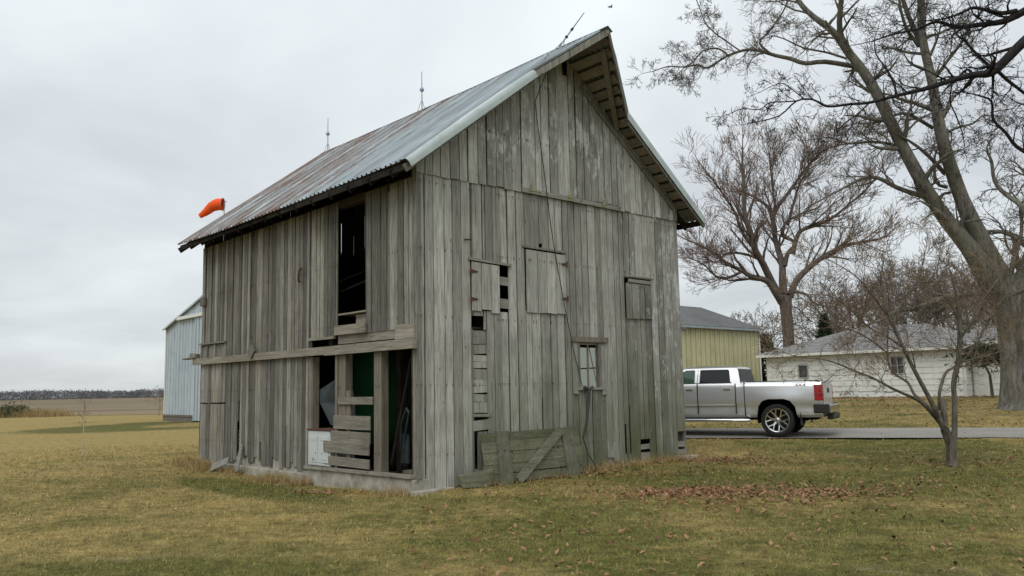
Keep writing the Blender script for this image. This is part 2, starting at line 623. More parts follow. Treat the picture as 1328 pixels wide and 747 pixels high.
# lawn: the same colour rule for soil sheet and blades, so blades sit in their patch
def lawn_fac(g, vec):
    X, Y, Z = (lambda n: (g.t.links.new(vec, n.inputs[0]), n.outputs)[1])(g.t.nodes.new('ShaderNodeSeparateXYZ'))
    big = g.noise(vec, 0.16, 4, 0.55)
    mid = g.noise(vec, 0.75, 4, 0.6)
    gx = g.mr(X, -9, 6, -0.08, 0.055)
    gy = g.mr(Y, 10, 28, 0.055, -0.06)
    v = g.math('ADD', g.math('ADD', g.math('MULTIPLY', big, 0.55), g.math('MULTIPLY', mid, 0.45)), g.math('ADD', gx, gy))

    def ell(cx, cy, ax, ay, rot, amt):
        m_ = g.map((1 / ax, 1 / ay, 0), (0, 0, 0), (0, 0, 0), g.map((1, 1, 1), (0, 0, rot), (0, 0, 0), g.map((1, 1, 1), (0, 0, 0), (-cx, -cy, 0), vec)))
        ln = g.t.nodes.new('ShaderNodeVectorMath')
        ln.operation = 'LENGTH'
        g.t.links.new(m_, ln.inputs[0])
        return g.mr(g.math('ADD', ln.outputs['Value'], g.math('MULTIPLY', g.math('SUBTRACT', mid, 0.5), 0.9)), 1.0, 0.6, 0, amt)
    e1 = ell(-18.8, 46.5, 6.3, 10.0, 0.25, 0.45)       # green oval where a drive used to be
    e1b = ell(-16.8, 46.5, 4.0, 5.5, 0.25, -0.40)
    e2 = ell(-4.6, 14.9, 3.6, 0.9, 0.87, 0.20)        # lusher strip along the barn
    e3 = ell(4.5, 14.2, 3.5, 1.7, 0.2, 0.12)
    e4 = ell(-3.2, 7.9, 2.2, 0.7, 0.1, 0.10)
    for e in (e1, e1b, e2, e3, e4):
        v = g.math('ADD', v, e)
    return v, big, mid


def lawn_mat(name, blades):
    g = NT(name, 0.95, 0, 0.08)
    gc = g.t.nodes.new('ShaderNodeNewGeometry').outputs['Position']
    v, big, mid = lawn_fac(g, gc)
    f = g.mr(v, 0.42, 0.62)
    tuft = g.mr(g.noise(gc, 4.5, 6, 0.78), 0.3, 0.7, 0.5, 1.42)
    tc_ = g.t.nodes.new('ShaderNodeCombineColor')
    for i_ in range(3):
        g.put(tc_.inputs[i_], tuft)
    if blades:
        isl = g.island()
        ff = g.math('ADD', f, g.mr(isl, 0, 1, -0.42, 0.42), True)
        tan = g.mix(g.mr(g.noise(gc, 260, 1), 0.3, 0.7), (0.26, 0.195, 0.075), (0.60, 0.465, 0.205))
        grn = g.mix(g.mr(g.noise(gc, 240, 1), 0.3, 0.7), (0.10, 0.108, 0.027), (0.28, 0.28, 0.085))
        g.color(g.mix(1.0, g.mix(ff, tan, grn), tc_.outputs[0], 'MULTIPLY'))
        g.b.inputs['Roughness'].default_value = 0.8
    else:
        fine = g.noise(gc, 22, 6, 0.75)
        fine2 = g.noise(gc, 5, 5, 0.65)
        tan = g.mix(g.mr(fine, 0.3, 0.72), (0.17, 0.122, 0.045), (0.44, 0.34, 0.135))
        grn = g.mix(g.mr(fine, 0.3, 0.72), (0.05, 0.05, 0.015), (0.17, 0.165, 0.05))
        c = g.mix(g.math('ADD', f, g.mr(fine2, 0.3, 0.7, -0.3, 0.3), True), tan, grn)
        bare = g.math('MULTIPLY', g.mr(g.noise(gc, 0.42, 5, 0.65), 0.60, 0.68), g.mr(fine2, 0.4, 0.6))
        c = g.mix(1.0, c, tc_.outputs[0], 'MULTIPLY')
        c = g.mix(g.math('MULTIPLY', bare, 0.7), c, (0.27, 0.225, 0.15))
        g.color(c)
        g.bump(fine, 0.8, 0.04)
    return g.m


M['lawn'] = lawn_mat('dormant lawn', False)
M['blade'] = lawn_mat('grass blades', True)


def field_mat():
    g = NT('harvested field', 0.98, 0, 0.05)
    gc = g.t.nodes.new('ShaderNodeNewGeometry').outputs['Position']
    n = g.noise(g.map((0.006, 0.022, 1), (0, 0, R(-8)), (0, 0, 0), gc), 1.0, 5, 0.6)
    n2 = g.noise(g.map((0.25, 0.7, 1), (0, 0, 0), (0, 0, 0), gc), 1.0, 5, 0.7)
    c = g.ramp(n, [(0.36, (0.10, 0.078, 0.058)), (0.47, (0.185, 0.15, 0.11)), (0.55, (0.25, 0.20, 0.115)), (0.66, (0.145, 0.115, 0.085))])
    c = g.mix(g.mr(n2, 0.3, 0.7, 0, 0.45), c, (0.11, 0.085, 0.06))
    g.color(c)
    return g.m


M['field'] = field_mat()


def asphalt():
    g = NT('worn asphalt drive', 0.9, 0, 0.2)
    n = g.noise(None, 60, 4, 0.7)
    b = g.noise(None, 0.6, 4)
    c = g.mix(g.mr(n, 0.3, 0.7), (0.21, 0.195, 0.17), (0.33, 0.31, 0.275))
    g.color(g.mix(g.mr(b, 0.4, 0.7, 0, 0.4), c, (0.13, 0.127, 0.122)))
    g.bump(n, 0.4, 0.01)
    return g.m


M['asphalt'] = asphalt()


def siding_white():
    g = NT('peeling white siding', 0.75, 0, 0.3)
    X, Y, Z = g.xyz()
    edge = g.math('FRACT', g.math('DIVIDE', g.math('SUBTRACT', Z, .06), .30))
    n = g.noise(g.map((0.5, 1, 2.2)), 2.4, 6, 0.7)
    low = g.mr(Z, 1.5, 0.1, 0, 0.075)
    f = g.mr(g.math('ADD', n, low), 0.64, 0.665)
    b = g.mix(g.mr(g.noise(None, 1.2, 4), 0.3, 0.7), (0.64, 0.64, 0.61), (0.78, 0.78, 0.75))
    b = g.mix(g.mr(g.noise(g.map((6, 6, 0.4)), 1, 3), 0.5, 0.75, 0, 0.3), b, (0.44, 0.43, 0.39))
    c = g.mix(g.math('MULTIPLY', f, 0.8), b, (0.27, 0.26, 0.24))
    # grime and lost paint along the lower edge of every lap
    gr = g.math('MULTIPLY', g.mr(edge, 0.0, 0.10, 1, 0), g.mr(g.noise(g.map((.7, .7, 2)), 1.6, 4), .38, .62, .05, .6))
    g.color(g.mix(gr, c, (0.16, 0.155, 0.14)))
    return g.m


M['siding_white'] = siding_white()


def shingles(name, a, b):
    g = NT(name, 0.9, 0, 0.15)
    n = g.noise(g.map((1, 1, 2.5)), 3.2, 5, 0.8)
    n2 = g.noise(None, 0.5, 3)
    c = g.mix(g.mr(n, 0.3, 0.7), a, b)
    c = g.mix(g.mr(n2, 0.4, 0.7, 0, 0.3), c, tuple(x * 0.6 for x in a))
    X, Y, Z = g.xyz()
    wv = g.math('FRACT', g.math('MULTIPLY', Z, 9.0))
    c = g.mix(g.mr(wv, 0.0, 0.3, 0.8, 0.0), c, tuple(x * 0.45 for x in a))
    g.color(c)
    return g.m


M['shingle_grey'] = shingles('grey shingles', (0.145, 0.142, 0.138), (0.285, 0.28, 0.27))
M['shingle_dark'] = shingles('dark shingles', (0.095, 0.097, 0.10), (0.19, 0.19, 0.195))


def ribbed(name, a, b, stain_and_shade, ax):
    g = NT(name, 0.55, 0.05, 0.35)
    n = g.noise(g.map((1.6, 1.6, 0.12)), 2.0, 5, 0.65)
    n2 = g.noise(None, 1.3, 4)
    c = g.mix(g.mr(n, 0.32, 0.68), a, b)
    c = g.mix(g.mr(n2, 0.5, 0.75, 0, 0.45), c, stain_and_shade)
    X, Y, Z = g.xyz()
    # dark line painted beside each rib as its shade
    t = g.math('FRACT', g.math('MULTIPLY', g.math('ADD', g.math('MULTIPLY', X, ax[0]), g.math('MULTIPLY', Y, ax[1])), 1 / .48))
    c = g.mix(g.mr(g.math('PINGPONG', g.math('ADD', t, 0.08), 0.5), 0.03, 0.10, 0.6, 0.0), c, tuple(x * .35 for x in stain_and_shade))
    g.color(c)
    return g.m


M['yellow_metal'] = ribbed('pale yellow metal siding', (0.45, 0.43, 0.255), (0.56, 0.535, 0.335), (0.30, 0.30, 0.18), (.744, .668))
M['blue_metal'] = ribbed('pale blue metal siding', (0.37, 0.435, 0.475), (0.54, 0.60, 0.62), (0.24, 0.32, 0.42), (.668, -.744))
M['pole_wood'] = flat('grey sill planks', (0.16, 0.145, 0.12), 0.95, 0, 0.1, 0.3)
M['tree_line'] = needles('far bare woods', (0.10, 0.105, 0.115), (0.13, 0.132, 0.14))
# ------------------------------------------------------------------ ground, field, drive
def axis_steps(lo, hi, fine, f0, f1, grow=1.25):
    a = list(np.arange(f0, f1 + 1e-6, fine))
    s, p = fine, a[0]
    left = []
    while p > lo:
        s *= grow
        p -= s
        left.append(p)
    s, p = fine, a[-1]
    right = []
    while p < hi:
        s *= grow
        p += s
        right.append(p)
    return np.array(left[::-1] + a + right)


gxs = axis_steps(-2600, 2600, 0.35, -16, 16)
gys = axis_steps(-300, 3000, 0.35, 3, 34)
gv = np.array([(x, y, gh(x, y)) for y in gys for x in gxs])
nx, ny = len(gxs), len(gys)
ii = np.arange((ny - 1) * (nx - 1))
r_, c_ = ii // (nx - 1), ii % (nx - 1)
gq = np.stack([r_ * nx + c_, r_ * nx + c_ + 1, (r_ + 1) * nx + c_ + 1, (r_ + 1) * nx + c_], 1)
tag(np_mesh('ground', gv, gq, M['lawn'], smooth=True), kind='structure')

# harvested field beyond the lawn: its near edge wanders a little
fv, fq = [], []
xs_ = np.linspace(-1500, 260, 90)
for i, x in enumerate(xs_):
    y0 = 70 + 10 * (1 - math.exp(-abs(x + 20) / 60)) + 1.5 * mnoise.noise((x * 0.15, 0, 0)) if x < 0 else 95 + x * 0.3
    fv += [(x, y0, 0.02 if x < -8 else 0.79), (x, 2400, 0.03 if x < -8 else 0.8)]
    if i:
        k = 2 * i
        fq.append((k - 2, k, k + 1, k - 1))
tag(np_mesh('field', np.array(fv), np.array(fq), M['field']), kind='structure')

# the asphalt drive
D0, D1 = Vector((4.54, 22.85)), Vector((12.28, 20.6))
dd = (D1 - D0).normalized()
dn = Vector((-dd.y, dd.x))
dv, dq = [], []
rr = random.Random(5)
K = 140
for i in range(K):
    s = -8.5 + 46 * i / (K - 1)
    for j in range(5):
        wob = (0.07 * mnoise.noise((s * 0.8, j * 3.0, 1)) + 0.04 * mnoise.noise((s * 3, j, 7))) if j in (0, 4) else 0
        p = D0 + dd * s + dn * (3.0 * j / 4 + wob)
        z = max(gh(p.x, p.y), 0.75 * sstep(14, 45, p.x * 0.2 + p.y * 0.98) * sstep(-14, 5, p.x) + 0.012) + 0.018
        dv.append((p.x, p.y, z))
    if i:
        for j in range(4):
            a = (i - 1) * 5 + j
            dq.append((a, a + 5, a + 6, a + 1))
tag(np_mesh('driveway', np.array(dv), np.array(dq), M['asphalt'], smooth=True), kind='structure')

# ------------------------------------------------------------------ the old barn
BX, BY, YAW = -1.5727, 13.5645, 0.8396
BROT = math.pi / 2 - YAW
L, W, H = 8.89, 7.05, 5.19
ZR, ZE, EO = 8.26, 5.22, 0.47
SL = (ZR - ZE) / (W / 2 + EO)
Y0R, Y1R = -0.42, 9.3
barn = thing('barn', 'tall weathered grey wooden barn with a rusty metal roof and a pointed hay hood', 'barn', (BX, BY, 0), BROT)
BMW = Matrix.Translation((BX, BY, 0)) @ Matrix.Rotation(BROT, 4, 'Z')


def bw(p):
    return BMW @ Vector(p)


def roofz(x):
    return ZR - SL * abs(x - W / 2)


RB = random.Random(11)


def planks(mb, MP, a0, a1, zb, zt, holes=(), wid=(0.15, 0.25), gap=0.022, th=0.022, jit=0.009, rag=0.04, rng=RB, off=0.0):
    """vertical boards from a0 to a1; zb, zt functions of a; holes = (a0, a1, z0, z1)"""
    cuts = sorted(set([a0, a1] + [q for h in holes for q in h[:2] if a0 < q < a1]))
    edges = []
    for p, q in zip(cuts[:-1], cuts[1:]):
        n = max(1, round((q - p) / ((wid[0] + wid[1]) / 2)))
        ws = [rng.uniform(*wid) for _ in range(n)]
        k = (q - p) / sum(ws)
        x = p
        for w_ in ws:
            edges.append((x, x + w_ * k))
            x += w_ * k
    for p, q in edges:
        mid = (p + q) / 2
        g0 = gap * rng.uniform(0.15, 1.5) / 2
        segs = [(None, None)]
        hs = sorted([h for h in holes if h[0] - 1e-6 <= mid <= h[1] + 1e-6], key=lambda h: h[2])
        segs, lo = [], None
        for h in hs:
            segs.append((lo, h[2]))
            lo = h[3]
        segs.append((lo, None))
        d = off + rng.uniform(-jit, jit)
        d2 = d + rng.uniform(-jit, jit)
        rb = rng.uniform(0, rag) * (1 if rng.random() < 0.75 else 2.6)
        sk = rng.uniform(-0.004, 0.004)
        for lo, hi in segs:
            zl0 = zl1 = lo if lo is not None else 0
            if lo is None:
                zl0, zl1 = zb(p) + rb + rng.uniform(-.012, .012), zb(q) + rb + rng.uniform(-.012, .012)
            zh0, zh1 = (zt(p), zt(q)) if hi is None else (hi, hi)
            if min(zh0 - zl0, zh1 - zl1) < 0.02:
                continue
            P, Q = p + g0, q - g0
            mb.hexa([MP(P, d, zl0), MP(Q, d, zl1), MP(Q, d - th, zl1), MP(P, d - th, zl0),
                     MP(P + sk, d2, zh0), MP(Q + sk, d2, zh1), MP(Q + sk, d2 - th, zh1), MP(P + sk, d2 - th, zh0)])


GM = lambda a, d, z: (a, -d, z)                 # gable front, outward is -y
SM = lambda a, d, z: (-d, a, z)                 # long side, outward is -x

# foundation
mb = MB()
mb.box(-0.05, W + 0.02, 0.04, 0.30, -0.4, 0.24)
mb.box(-0.07, 0.22, 0.0, 3.45, -0.4, 0.19)
mb.box(0.03, 0.22, 3.45, L, -0.4, 0.30)
mb.box(-0.055, 0.03, 3.45, L - .1, -0.4, 0.075)
mb.box(0.22, W - .02, L - 0.25, L - 0.02, -0.4, 0.1)
mb.box(W - 0.25, W - 0.01, 0.3, L - 0.25, -0.4, 0.13)
mb.box(-0.10, 0.7, -0.09, 0.03, -0.4, 0.02)
mb.build('foundation', M['concrete'], barn, bevel=0.018)

# ---- gable wall
gh_holes = [(1.15, 2.02, 2.95, 3.83), (1.18, 1.43, 2.62, 2.86), (1.19, 1.50, 0.02, 2.62), (2.80, 2.90, 4.20, 4.28),
            (2.44, 3.44, 3.0, 4.17), (2.79, 2.825, 0.84, 1.42), (3.77, 4.36, 1.59, 2.45), (5.22, 6.06, 0.0, 3.82), (5.07, 5.11, 0.14, 0.85),
            (6.78, 7.03, 0.0, 0.62)]
mb = MB()
zbf = lambda a: 0.055 - 0.02 * math.sin(a * 1.3) + (0.0 if a > 0.9 else -0.09)
planks(mb, GM, 0.0, W, zbf, lambda a: H + 0.02, gh_holes, rag=0.075)
mb.build('front_wall', M['gable_wood'], barn)
mb = MB()
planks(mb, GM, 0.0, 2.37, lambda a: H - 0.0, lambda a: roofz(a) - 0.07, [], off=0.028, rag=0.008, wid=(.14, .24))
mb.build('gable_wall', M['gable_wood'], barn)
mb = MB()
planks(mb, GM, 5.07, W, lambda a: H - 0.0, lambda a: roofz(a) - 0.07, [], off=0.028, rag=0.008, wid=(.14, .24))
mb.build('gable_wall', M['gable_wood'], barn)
hd = MB()
planks(hd, GM, 2.385, 5.055, lambda a: H + 0.09, lambda a: roofz(a) - 0.09, [(3.52, 3.68, 7.72, 9)], off=0.034, rag=0.004, wid=(.15, .25))
hay = hd.build('hay_door', M['gable_wood'], barn)
mb = MB()
mb.beam((2.37, -0.045, H + 0.045), (5.12, -0.045, H + 0.03), 0.03, 0.085)
mb.build('sill_board', M['cross_wood'], hay)


def strap_hinge(x, y, z, parent, lenx=0.14, vert=False, mat='rust'):
    b = MB()
    if vert:
        b.prism([(x - .025, y, z - .03), (x + .025, y, z - .03), (x + .012, y, z + lenx), (x - .012, y, z + lenx)], (0, -.008, 0))
        b.tube([(x - .06, y - .008, z - .035), (x + .06, y - .008, z - .035)], .016, 6)
        b.box(x - .055, x + .055, y - .006, y, z - .09, z - .045)
    else:
        b.prism([(x, y, z - .035), (x, y, z + .035), (x + lenx, y, z + .012), (x + lenx, y, z - .012)], (0, -.008, 0))
        b.tube([(x, y - .008, z - .05), (x, y - .008, z + .05)], .014, 6)
    b.build('hinge', M[mat], parent)


M['hinge_pale'] = flat('lichen crusted hinge', (0.33, 0.31, 0.19), 0.9, 0, 0.1, 0.5, 30)
for hx in (2.62, 3.62, 4.6):
    strap_hinge(hx, -0.068, H + 0.09, hay, 0.12, True, 'hinge_pale')

# dark panels added behind the wall so that board gaps stay dark, with the openings left free
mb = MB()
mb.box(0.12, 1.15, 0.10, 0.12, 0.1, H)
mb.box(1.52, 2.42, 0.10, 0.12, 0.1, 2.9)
mb.build_each('gap_blocker', M['dark'], barn)

# shutter beside a half open hole
sh = MB()
planks(sh, GM, 1.15, 1.80, lambda a: 2.93 - 0.05 * (a - 1.15), lambda a: 3.79 - 0.04 * (a - 1.15), [], off=0.034, wid=(.19, .24), rag=0.02)
sh_o = sh.build('shutter', M['gable_wood'], barn)
strap_hinge(1.12, -0.046, 3.62, sh_o, 0.16)
strap_hinge(1.12, -0.046, 3.14, sh_o, 0.16)
mb = MB()
mb.beam((1.10, -0.03, 3.84), (2.08, -0.03, 3.80), 0.035, 0.045)
mb.beam((1.70, 0.03, 3.52), (2.06, 0.03, 3.50), 0.03, 0.15)
mb.beam((1.70, 0.03, 3.11), (2.06, 0.03, 3.10), 0.03, 0.17)
mb.build_each('cross_board', M['cross_wood'], barn)
mb = MB()
mb.tube([(1.03, -0.01, 4.17), (1.07, -0.07, 4.16), (1.13, -0.07, 4.17)], 0.014, 6)
mb.build('hook', M['rust'], barn)

# strip of short horizontal boards
mb = MB()
z = 1.20
while z < 2.6:
    h = RB.uniform(0.10, 0.19)
    h = min(h, 2.61 - z)
    mb.beam((1.16, 0.03 + RB.uniform(0, .012), z + h / 2), (1.53, 0.03 + RB.uniform(0, .012), z + h / 2 + RB.uniform(-.02, .02)), 0.025, h - 0.01)
    z += h
mb.beam((1.17, 0.0, 1.16), (1.55, -0.01, 1.15), 0.04, 0.05)
mb.beam((1.17, 0.01, 0.98), (1.53, 0.01, 1.0), 0.03, 0.17)
mb.build('patch_boards', M['gable_wood'], barn)
mb = MB()
planks(mb, GM, 1.285, 1.50, lambda a: 0.06, lambda a: 0.88, [], off=-0.03, wid=(.2, .24))
mb.build('patch_plank', M['side_wood'], barn)

# second door, hinged on its right edge
d2 = MB()
planks(d2, GM, 2.44, 3.46, lambda a: 2.97, lambda a: 4.13 - 0.02 * (a - 2.4), [], off=0.036, wid=(.2, .28), rag=0.006)
d2o = d2.build('door', M['gable_wood'], barn)
for hz in (3.93, 3.27):
    b = MB()
    b.prism([(3.50, -0.05, hz - .035), (3.50, -0.05, hz + .035), (3.34, -0.05, hz + .012), (3.34, -0.05, hz - .012)], (0, -.008, 0))
    b.tube([(3.49, -0.056, hz - .06), (3.49, -0.056, hz + .06)], .014, 6)
    b.build('hinge', M['rust'], d2o)
mb = MB()
mb.beam((2.38, -0.018, 4.185), (3.5, -0.018, 4.165), 0.03, 0.04)
mb.build('cap_strip', M['side_wood'], barn)

# window with lintel, frame and loose bars
mb = MB()
mb.box(3.58, 4.60, -0.06, 0.03, 2.46, 2.56)
mb.build('lintel', M['post_wood'], barn)
wf = MB()
wf.box(3.74, 3.80, -0.035, 0.06, 1.56, 2.455)
wf.box(4.33, 4.40, -0.035, 0.06, 1.56, 2.455)
wf.box(3.70, 4.44, -0.05, 0.07, 1.545, 1.592)
wf.box(3.80, 4.33, 0.0, 0.05, 2.41, 2.455)
wfo = wf.build('window', M['side_wood'], barn)
mb = MB()
mb.box(4.045, 4.075, 0.0, 0.03, 1.592, 2.41)
mb.beam((4.09, 0.0, 2.35), (4.30, 0.01, 1.62), 0.015, 0.015)
mb.build('bars', M['post_wood'], wfo)
mb = MB()
planks(mb, GM, 3.60, 3.74, lambda a: 1.45, lambda a: 2.45, [], off=0.03, wid=(.13, .2))
mb.build('window_casing', M['gable_wood'], barn)
mb = MB()
planks(mb, GM, 4.40, 4.54, lambda a: 1.42, lambda a: 2.45, [], off=0.03, wid=(.13, .2))
mb.build('window_casing', M['gable_wood'], barn)

# tall narrow door at the right
M['door_wood'] = wood('darker door boards', (0.105, 0.105, 0.088), (0.35, 0.345, 0.305), 'z', gable_paint, gable_algae, 0.0, 0.4)
rd = MB()
planks(rd, GM, 5.24, 6.05, lambda a: 0.12, lambda a: 2.98, [(5.56, 5.86, -1, 0.52), (5.24, 5.27, -1, 1.2)], off=-0.022, wid=(.17, .23), rag=0.05)
planks(rd, GM, 5.235, 6.05, lambda a: 2.975, lambda a: 3.69, [], off=0.012, wid=(.16, .22), rag=0.01)
rdo = rd.build('door', M['door_wood'], barn)
mb = MB()
mb.beam((5.3, -0.03, 3.76), (6.05, -0.03, 3.75), 0.022, 0.07)
mb.beam((5.2, -0.035, 3.845), (6.1, -0.035, 3.84), 0.04, 0.03)
mb.beam((5.28, 0.0, 3.69), (6.03, 0.0, 3.68), 0.02, 0.06)
mb.build_each('slat', M['cross_wood'], rdo)
mb = MB()
mb.beam((5.5, 0.04, 0.19), (5.95, 0.04, 0.17), 0.02, 0.13)
mb.beam((5.5, 0.045, 0.36), (5.95, 0.045, 0.37), 0.02, 0.10)
mb.build_each('cross_board', M['cross_wood'], barn)
mb = MB()
mb.beam((6.70, 0.02, 0.15), (7.06, 0.02, 0.17), 0.03, 0.14)
mb.beam((6.66, 0.02, 0.36), (7.06, 0.03, 0.35), 0.03, 0.12)
mb.build_each('corner_board', M['cross_wood'], barn)
mb = MB()
mb.box(6.86, 6.98, 0.08, 0.2, 0.1, H)
mb.box(0.03, 0.15, 0.05, 0.17, 0.2, H)
mb.box(0.03, 0.15, L - .17, L - .05, 0.1, H)
mb.box(6.86, 6.98, L - .17, L - .05, 0.1, H)
mb.build_each('corner_post', M['dark'], barn)
mb = MB()
mb.beam((6.95, 0.12, 2.84), (7.34, 0.10, 2.83), 0.06, 0.075)
mb.build('peg', M['post_wood'], barn)
# corner board on the right edge and left edge
mb = MB()
mb.box(0.0, 0.018, -0.034, 0.09, 0.15, H + .2)
planks(mb, GM, 0.0, 0.11, lambda a: 0.12, lambda a: H - 0.01, [], off=0.026, wid=(.1, .12), rag=0.1)
mb.build('corner_trim', M['side_wood'], barn)

# ---- long left wall
ztl = lambda a: 5.13
s_holes = [(1.52, 2.50, 2.80, 9), (2.55, 3.47, 2.42, 2.585), (0.04, 3.42, 0.0, 2.42), (0.0, 1.50, 2.42, 2.62), (1.5, 2.55, 2.42, 2.81),
           (6.64, 6.77, 0.25, 1.0), (6.68, 6.75, 1.0, 1.45), (4.43, 4.49, 0.0, 0.95), (5.6, 5.63, 0.0, .6), (1.33, 1.36, 2.9, 4.2), (7.40, 8.87, 0.0, 2.30), (7.42, 8.86, 2.46, 2.76)]
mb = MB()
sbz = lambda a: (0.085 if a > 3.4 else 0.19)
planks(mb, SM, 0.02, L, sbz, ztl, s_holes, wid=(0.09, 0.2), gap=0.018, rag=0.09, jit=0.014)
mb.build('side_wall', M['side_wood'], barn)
mb = MB()
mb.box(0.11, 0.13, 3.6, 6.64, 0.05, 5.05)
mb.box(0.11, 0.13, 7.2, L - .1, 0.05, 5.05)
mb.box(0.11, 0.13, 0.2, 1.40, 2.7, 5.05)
mb.build_each('gap_blocker', M['dark'], barn)  # dark panels added to keep the board gaps dark
# lower left door in two leaves
for z0, z1, of in ((0.07, 1.38, 0.012), (1.40, 2.31, 0.0)):
    b = MB()
    planks(b, SM, 7.44, 8.84, lambda a: z0, lambda a: z1, [], off=of, wid=(.17, .24), rag=0.01)
    b.build('door', M['side_wood'], barn)
mb = MB()
mb.beam((-.03, 7.40, 2.79), (-.03, 8.9, 2.80), 0.05, 0.035)
mb.beam((0.03, 7.42, 2.61), (0.03, 8.9, 2.61), 0.03, 0.28)
for yy in (7.46, 8.05, 8.5, 8.86):
    mb.box(-.02, .015, yy - .03, yy + .03, 2.465, 2.77)
mb.build('header_box', M['side_wood'], barn)
# long girt: thin from the far corner, thicker over the opening
mb = MB()
mb.beam((-.065, 9.18, 2.385), (-.065, 2.62, 2.365), 0.06, 0.15)
mb.build('girt', M['beam_wood'], barn)
mb = MB()
mb.beam((-.07, 2.78, 2.355), (-.07, -0.07, 2.355), 0.08, 0.165)
mb.beam((.05, 2.5, 2.57), (.05, 0.45, 2.57), 0.05, 0.20)
mb.beam((-.03, 0.52, 2.56), (-.03, 0.0, 2.57), 0.05, 0.24)
mb.build('girt', M['beam_wood'], barn)
mb = MB()
mb.beam((-.03, 2.52, 2.72), (-.03, 1.46, 2.71), 0.045, 0.17)
mb.beam((-.03, 3.52, 2.61), (-.03, 2.55, 2.60), 0.05, 0.05)
mb.build('sill_board', M['beam_wood'], barn)
mb = MB()
mb.prism([(-.10, 5.87 + .17, 2.49), (-.10, 5.87, 2.34), (-.10, 5.87 - .17, 2.50), (-.10, 5.87, 2.64)], (-.03, 0, 0))
mb.build('patch_board', M['side_wood'], barn)
mb = MB()
mb.box(-.07, -.012, 8.62, 8.88, 3.72, 3.92)
mb.build('block', M['side_wood'], barn, bevel=.008)
mb = MB()
mb.beam((-.05, 8.95, 2.50), (-.10, 9.62, 2.47), 0.16, 0.03)
mb.beam((-.05, 8.95, 2.52), (-.08, 9.25, 2.55), 0.12, 0.10)
mb.build('stub', M['side_wood'], barn)
mb = MB()
mb.tube([(-.02, 3.86, 4.05), (-.07, 3.86, 3.98), (-.07, 3.88, 3.80), (-.03, 3.9, 3.78)], 0.022, 6)
mb.build('bracket', M['rust'], barn)
# posts of the opening
for ya, yb, z0 in ((2.16, 2.40, 0.95), (0.99, 1.22, 0.2)):
    b = MB()
    b.box(-.02, .13, ya, yb, z0, 2.27)
    b.build('post', M['post_wood'], barn, bevel=.008)
mb = MB()
mb.box(-.035, -.008, 2.42, 2.5, 0.19, 2.27)
mb.build('post', M['post_wood'], barn)
mb = MB()
mb.box(.0, .14, 3.40, 3.60, 0.19, 2.27)
mb.box(-.012, .1, 0.0, 0.05, 0.19, 2.27)
mb.build_each('jamb', M['post_wood'], barn)
mb = MB()
mb.beam((-.05, 3.5, 0.21), (-.05, 0.02, 0.235), 0.14, 0.05)
mb.build('threshold', M['beam_wood'], barn)
# boards nailed across the middle of the opening
for p, q, h in (((-.04, 2.37, 1.44), (-.04, 1.22, 1.44), .13), ((-.04, 2.52, 1.06), (-.04, 1.30, 1.055), .24), ((-.045, 2.60, .80), (-.045, 1.30, .79), .21),
                ((-.075, 2.82, .62), (-.06, 1.30, .61), .2), ((-.05, 2.84, .37), (-.045, 1.32, .36), .16)):
    b = MB()
    b.beam(p, q, 0.028, h)
    b.build('cross_board', M['beam_wood'], barn, bevel=.004)
b = MB()
b.box(-.015, .03, 2.0, 2.14, .3, 1.62)
b.build('batten', M['post_wood'], barn)
# a shelf at the foot of the loft opening
mb = MB()
mb.box(0.02, 0.5, 1.52, 2.5, 3.0, 3.03)
mb.box(0.1, 0.4, 1.56, 2.0, 2.8, 2.98)
mb.build_each('shelf', M['beam_wood'], barn)

# ---- far walls (closed), right wall with one opening
mb = MB()
planks(mb, lambda a, d, z: (a, L + d, z), 0.02, W, lambda a: .08, lambda a: roofz(a) - .07, [(4.18, 4.20, 5.35, 5.9), (4.55, 4.563, 5.6, 6.5), (3.8, 3.812, 5.4, 6.2)], wid=(.2, .3), gap=0.004)
mb.build('back_wall', M['side_wood'], barn)
mb = MB()
planks(mb, lambda a, d, z: (W + d, a, z), 0.0, L, lambda a: .08, lambda a: ztl(a), [(2.1, 3.5, 1.35, 2.62)], wid=(.2, .3), gap=0.004)
mb.build('side_wall', M['side_wood'], barn)
mb = MB()
mb.box(W - .03, W - .02, 2.06, 3.54, 1.33, 2.64)
sp = mb.build('bright_view_panel', M['sheet'], barn)  # translucent panel added to give the window a bright, sky-like view
mb = MB()
mb.box(W - .075, W - .035, 2.06, 3.54, 2.03, 2.06)
mb.build('rail', M['post_wood'], sp)
# added panels that block stray light between the closed boards
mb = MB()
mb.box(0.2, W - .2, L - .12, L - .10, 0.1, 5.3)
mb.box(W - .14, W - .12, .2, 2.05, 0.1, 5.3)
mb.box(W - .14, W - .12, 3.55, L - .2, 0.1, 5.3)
mb.build_each('gap_blocker', M['dark'], barn)
# loft floor and frame
mb = MB()
mb.box(0.15, W - .15, 0.15, L - .15, 2.64, 2.68)
for yy in (1.5, 3.0, 4.5, 6.0, 7.5):
    mb.box(0.15, W - .15, yy - .06, yy + .06, 2.46, 2.638)
mb.build('loft_floor', M['dark'], barn)
mb = MB()
for yy in (2.6, 5.6):
    for xx in (1.5, 3.5, 5.5):
        mb.box(xx - .08, xx + .08, yy - .08, yy + .08, 0, 2.45)
        mb.box(xx - .08, xx + .08, yy - .08, yy + .08, 2.69, roofz(xx) - .2)
mb.build_each('inner_post', M['dark'], barn)

# ---- roof: corrugated sheets on both slopes
STEP_L, STEP_R = 2.33, 5.03


def edge_y(x):
    """front edge of the roof: plain rake low down, running forward to the hood's point at the ridge"""
    if x <= STEP_L or x >= STEP_R:
        return Y0R
    t = (x - STEP_L) / (W / 2 - STEP_L) if x <= W / 2 else (STEP_R - x) / (STEP_R - W / 2)
    return Y0R - 0.86 * t


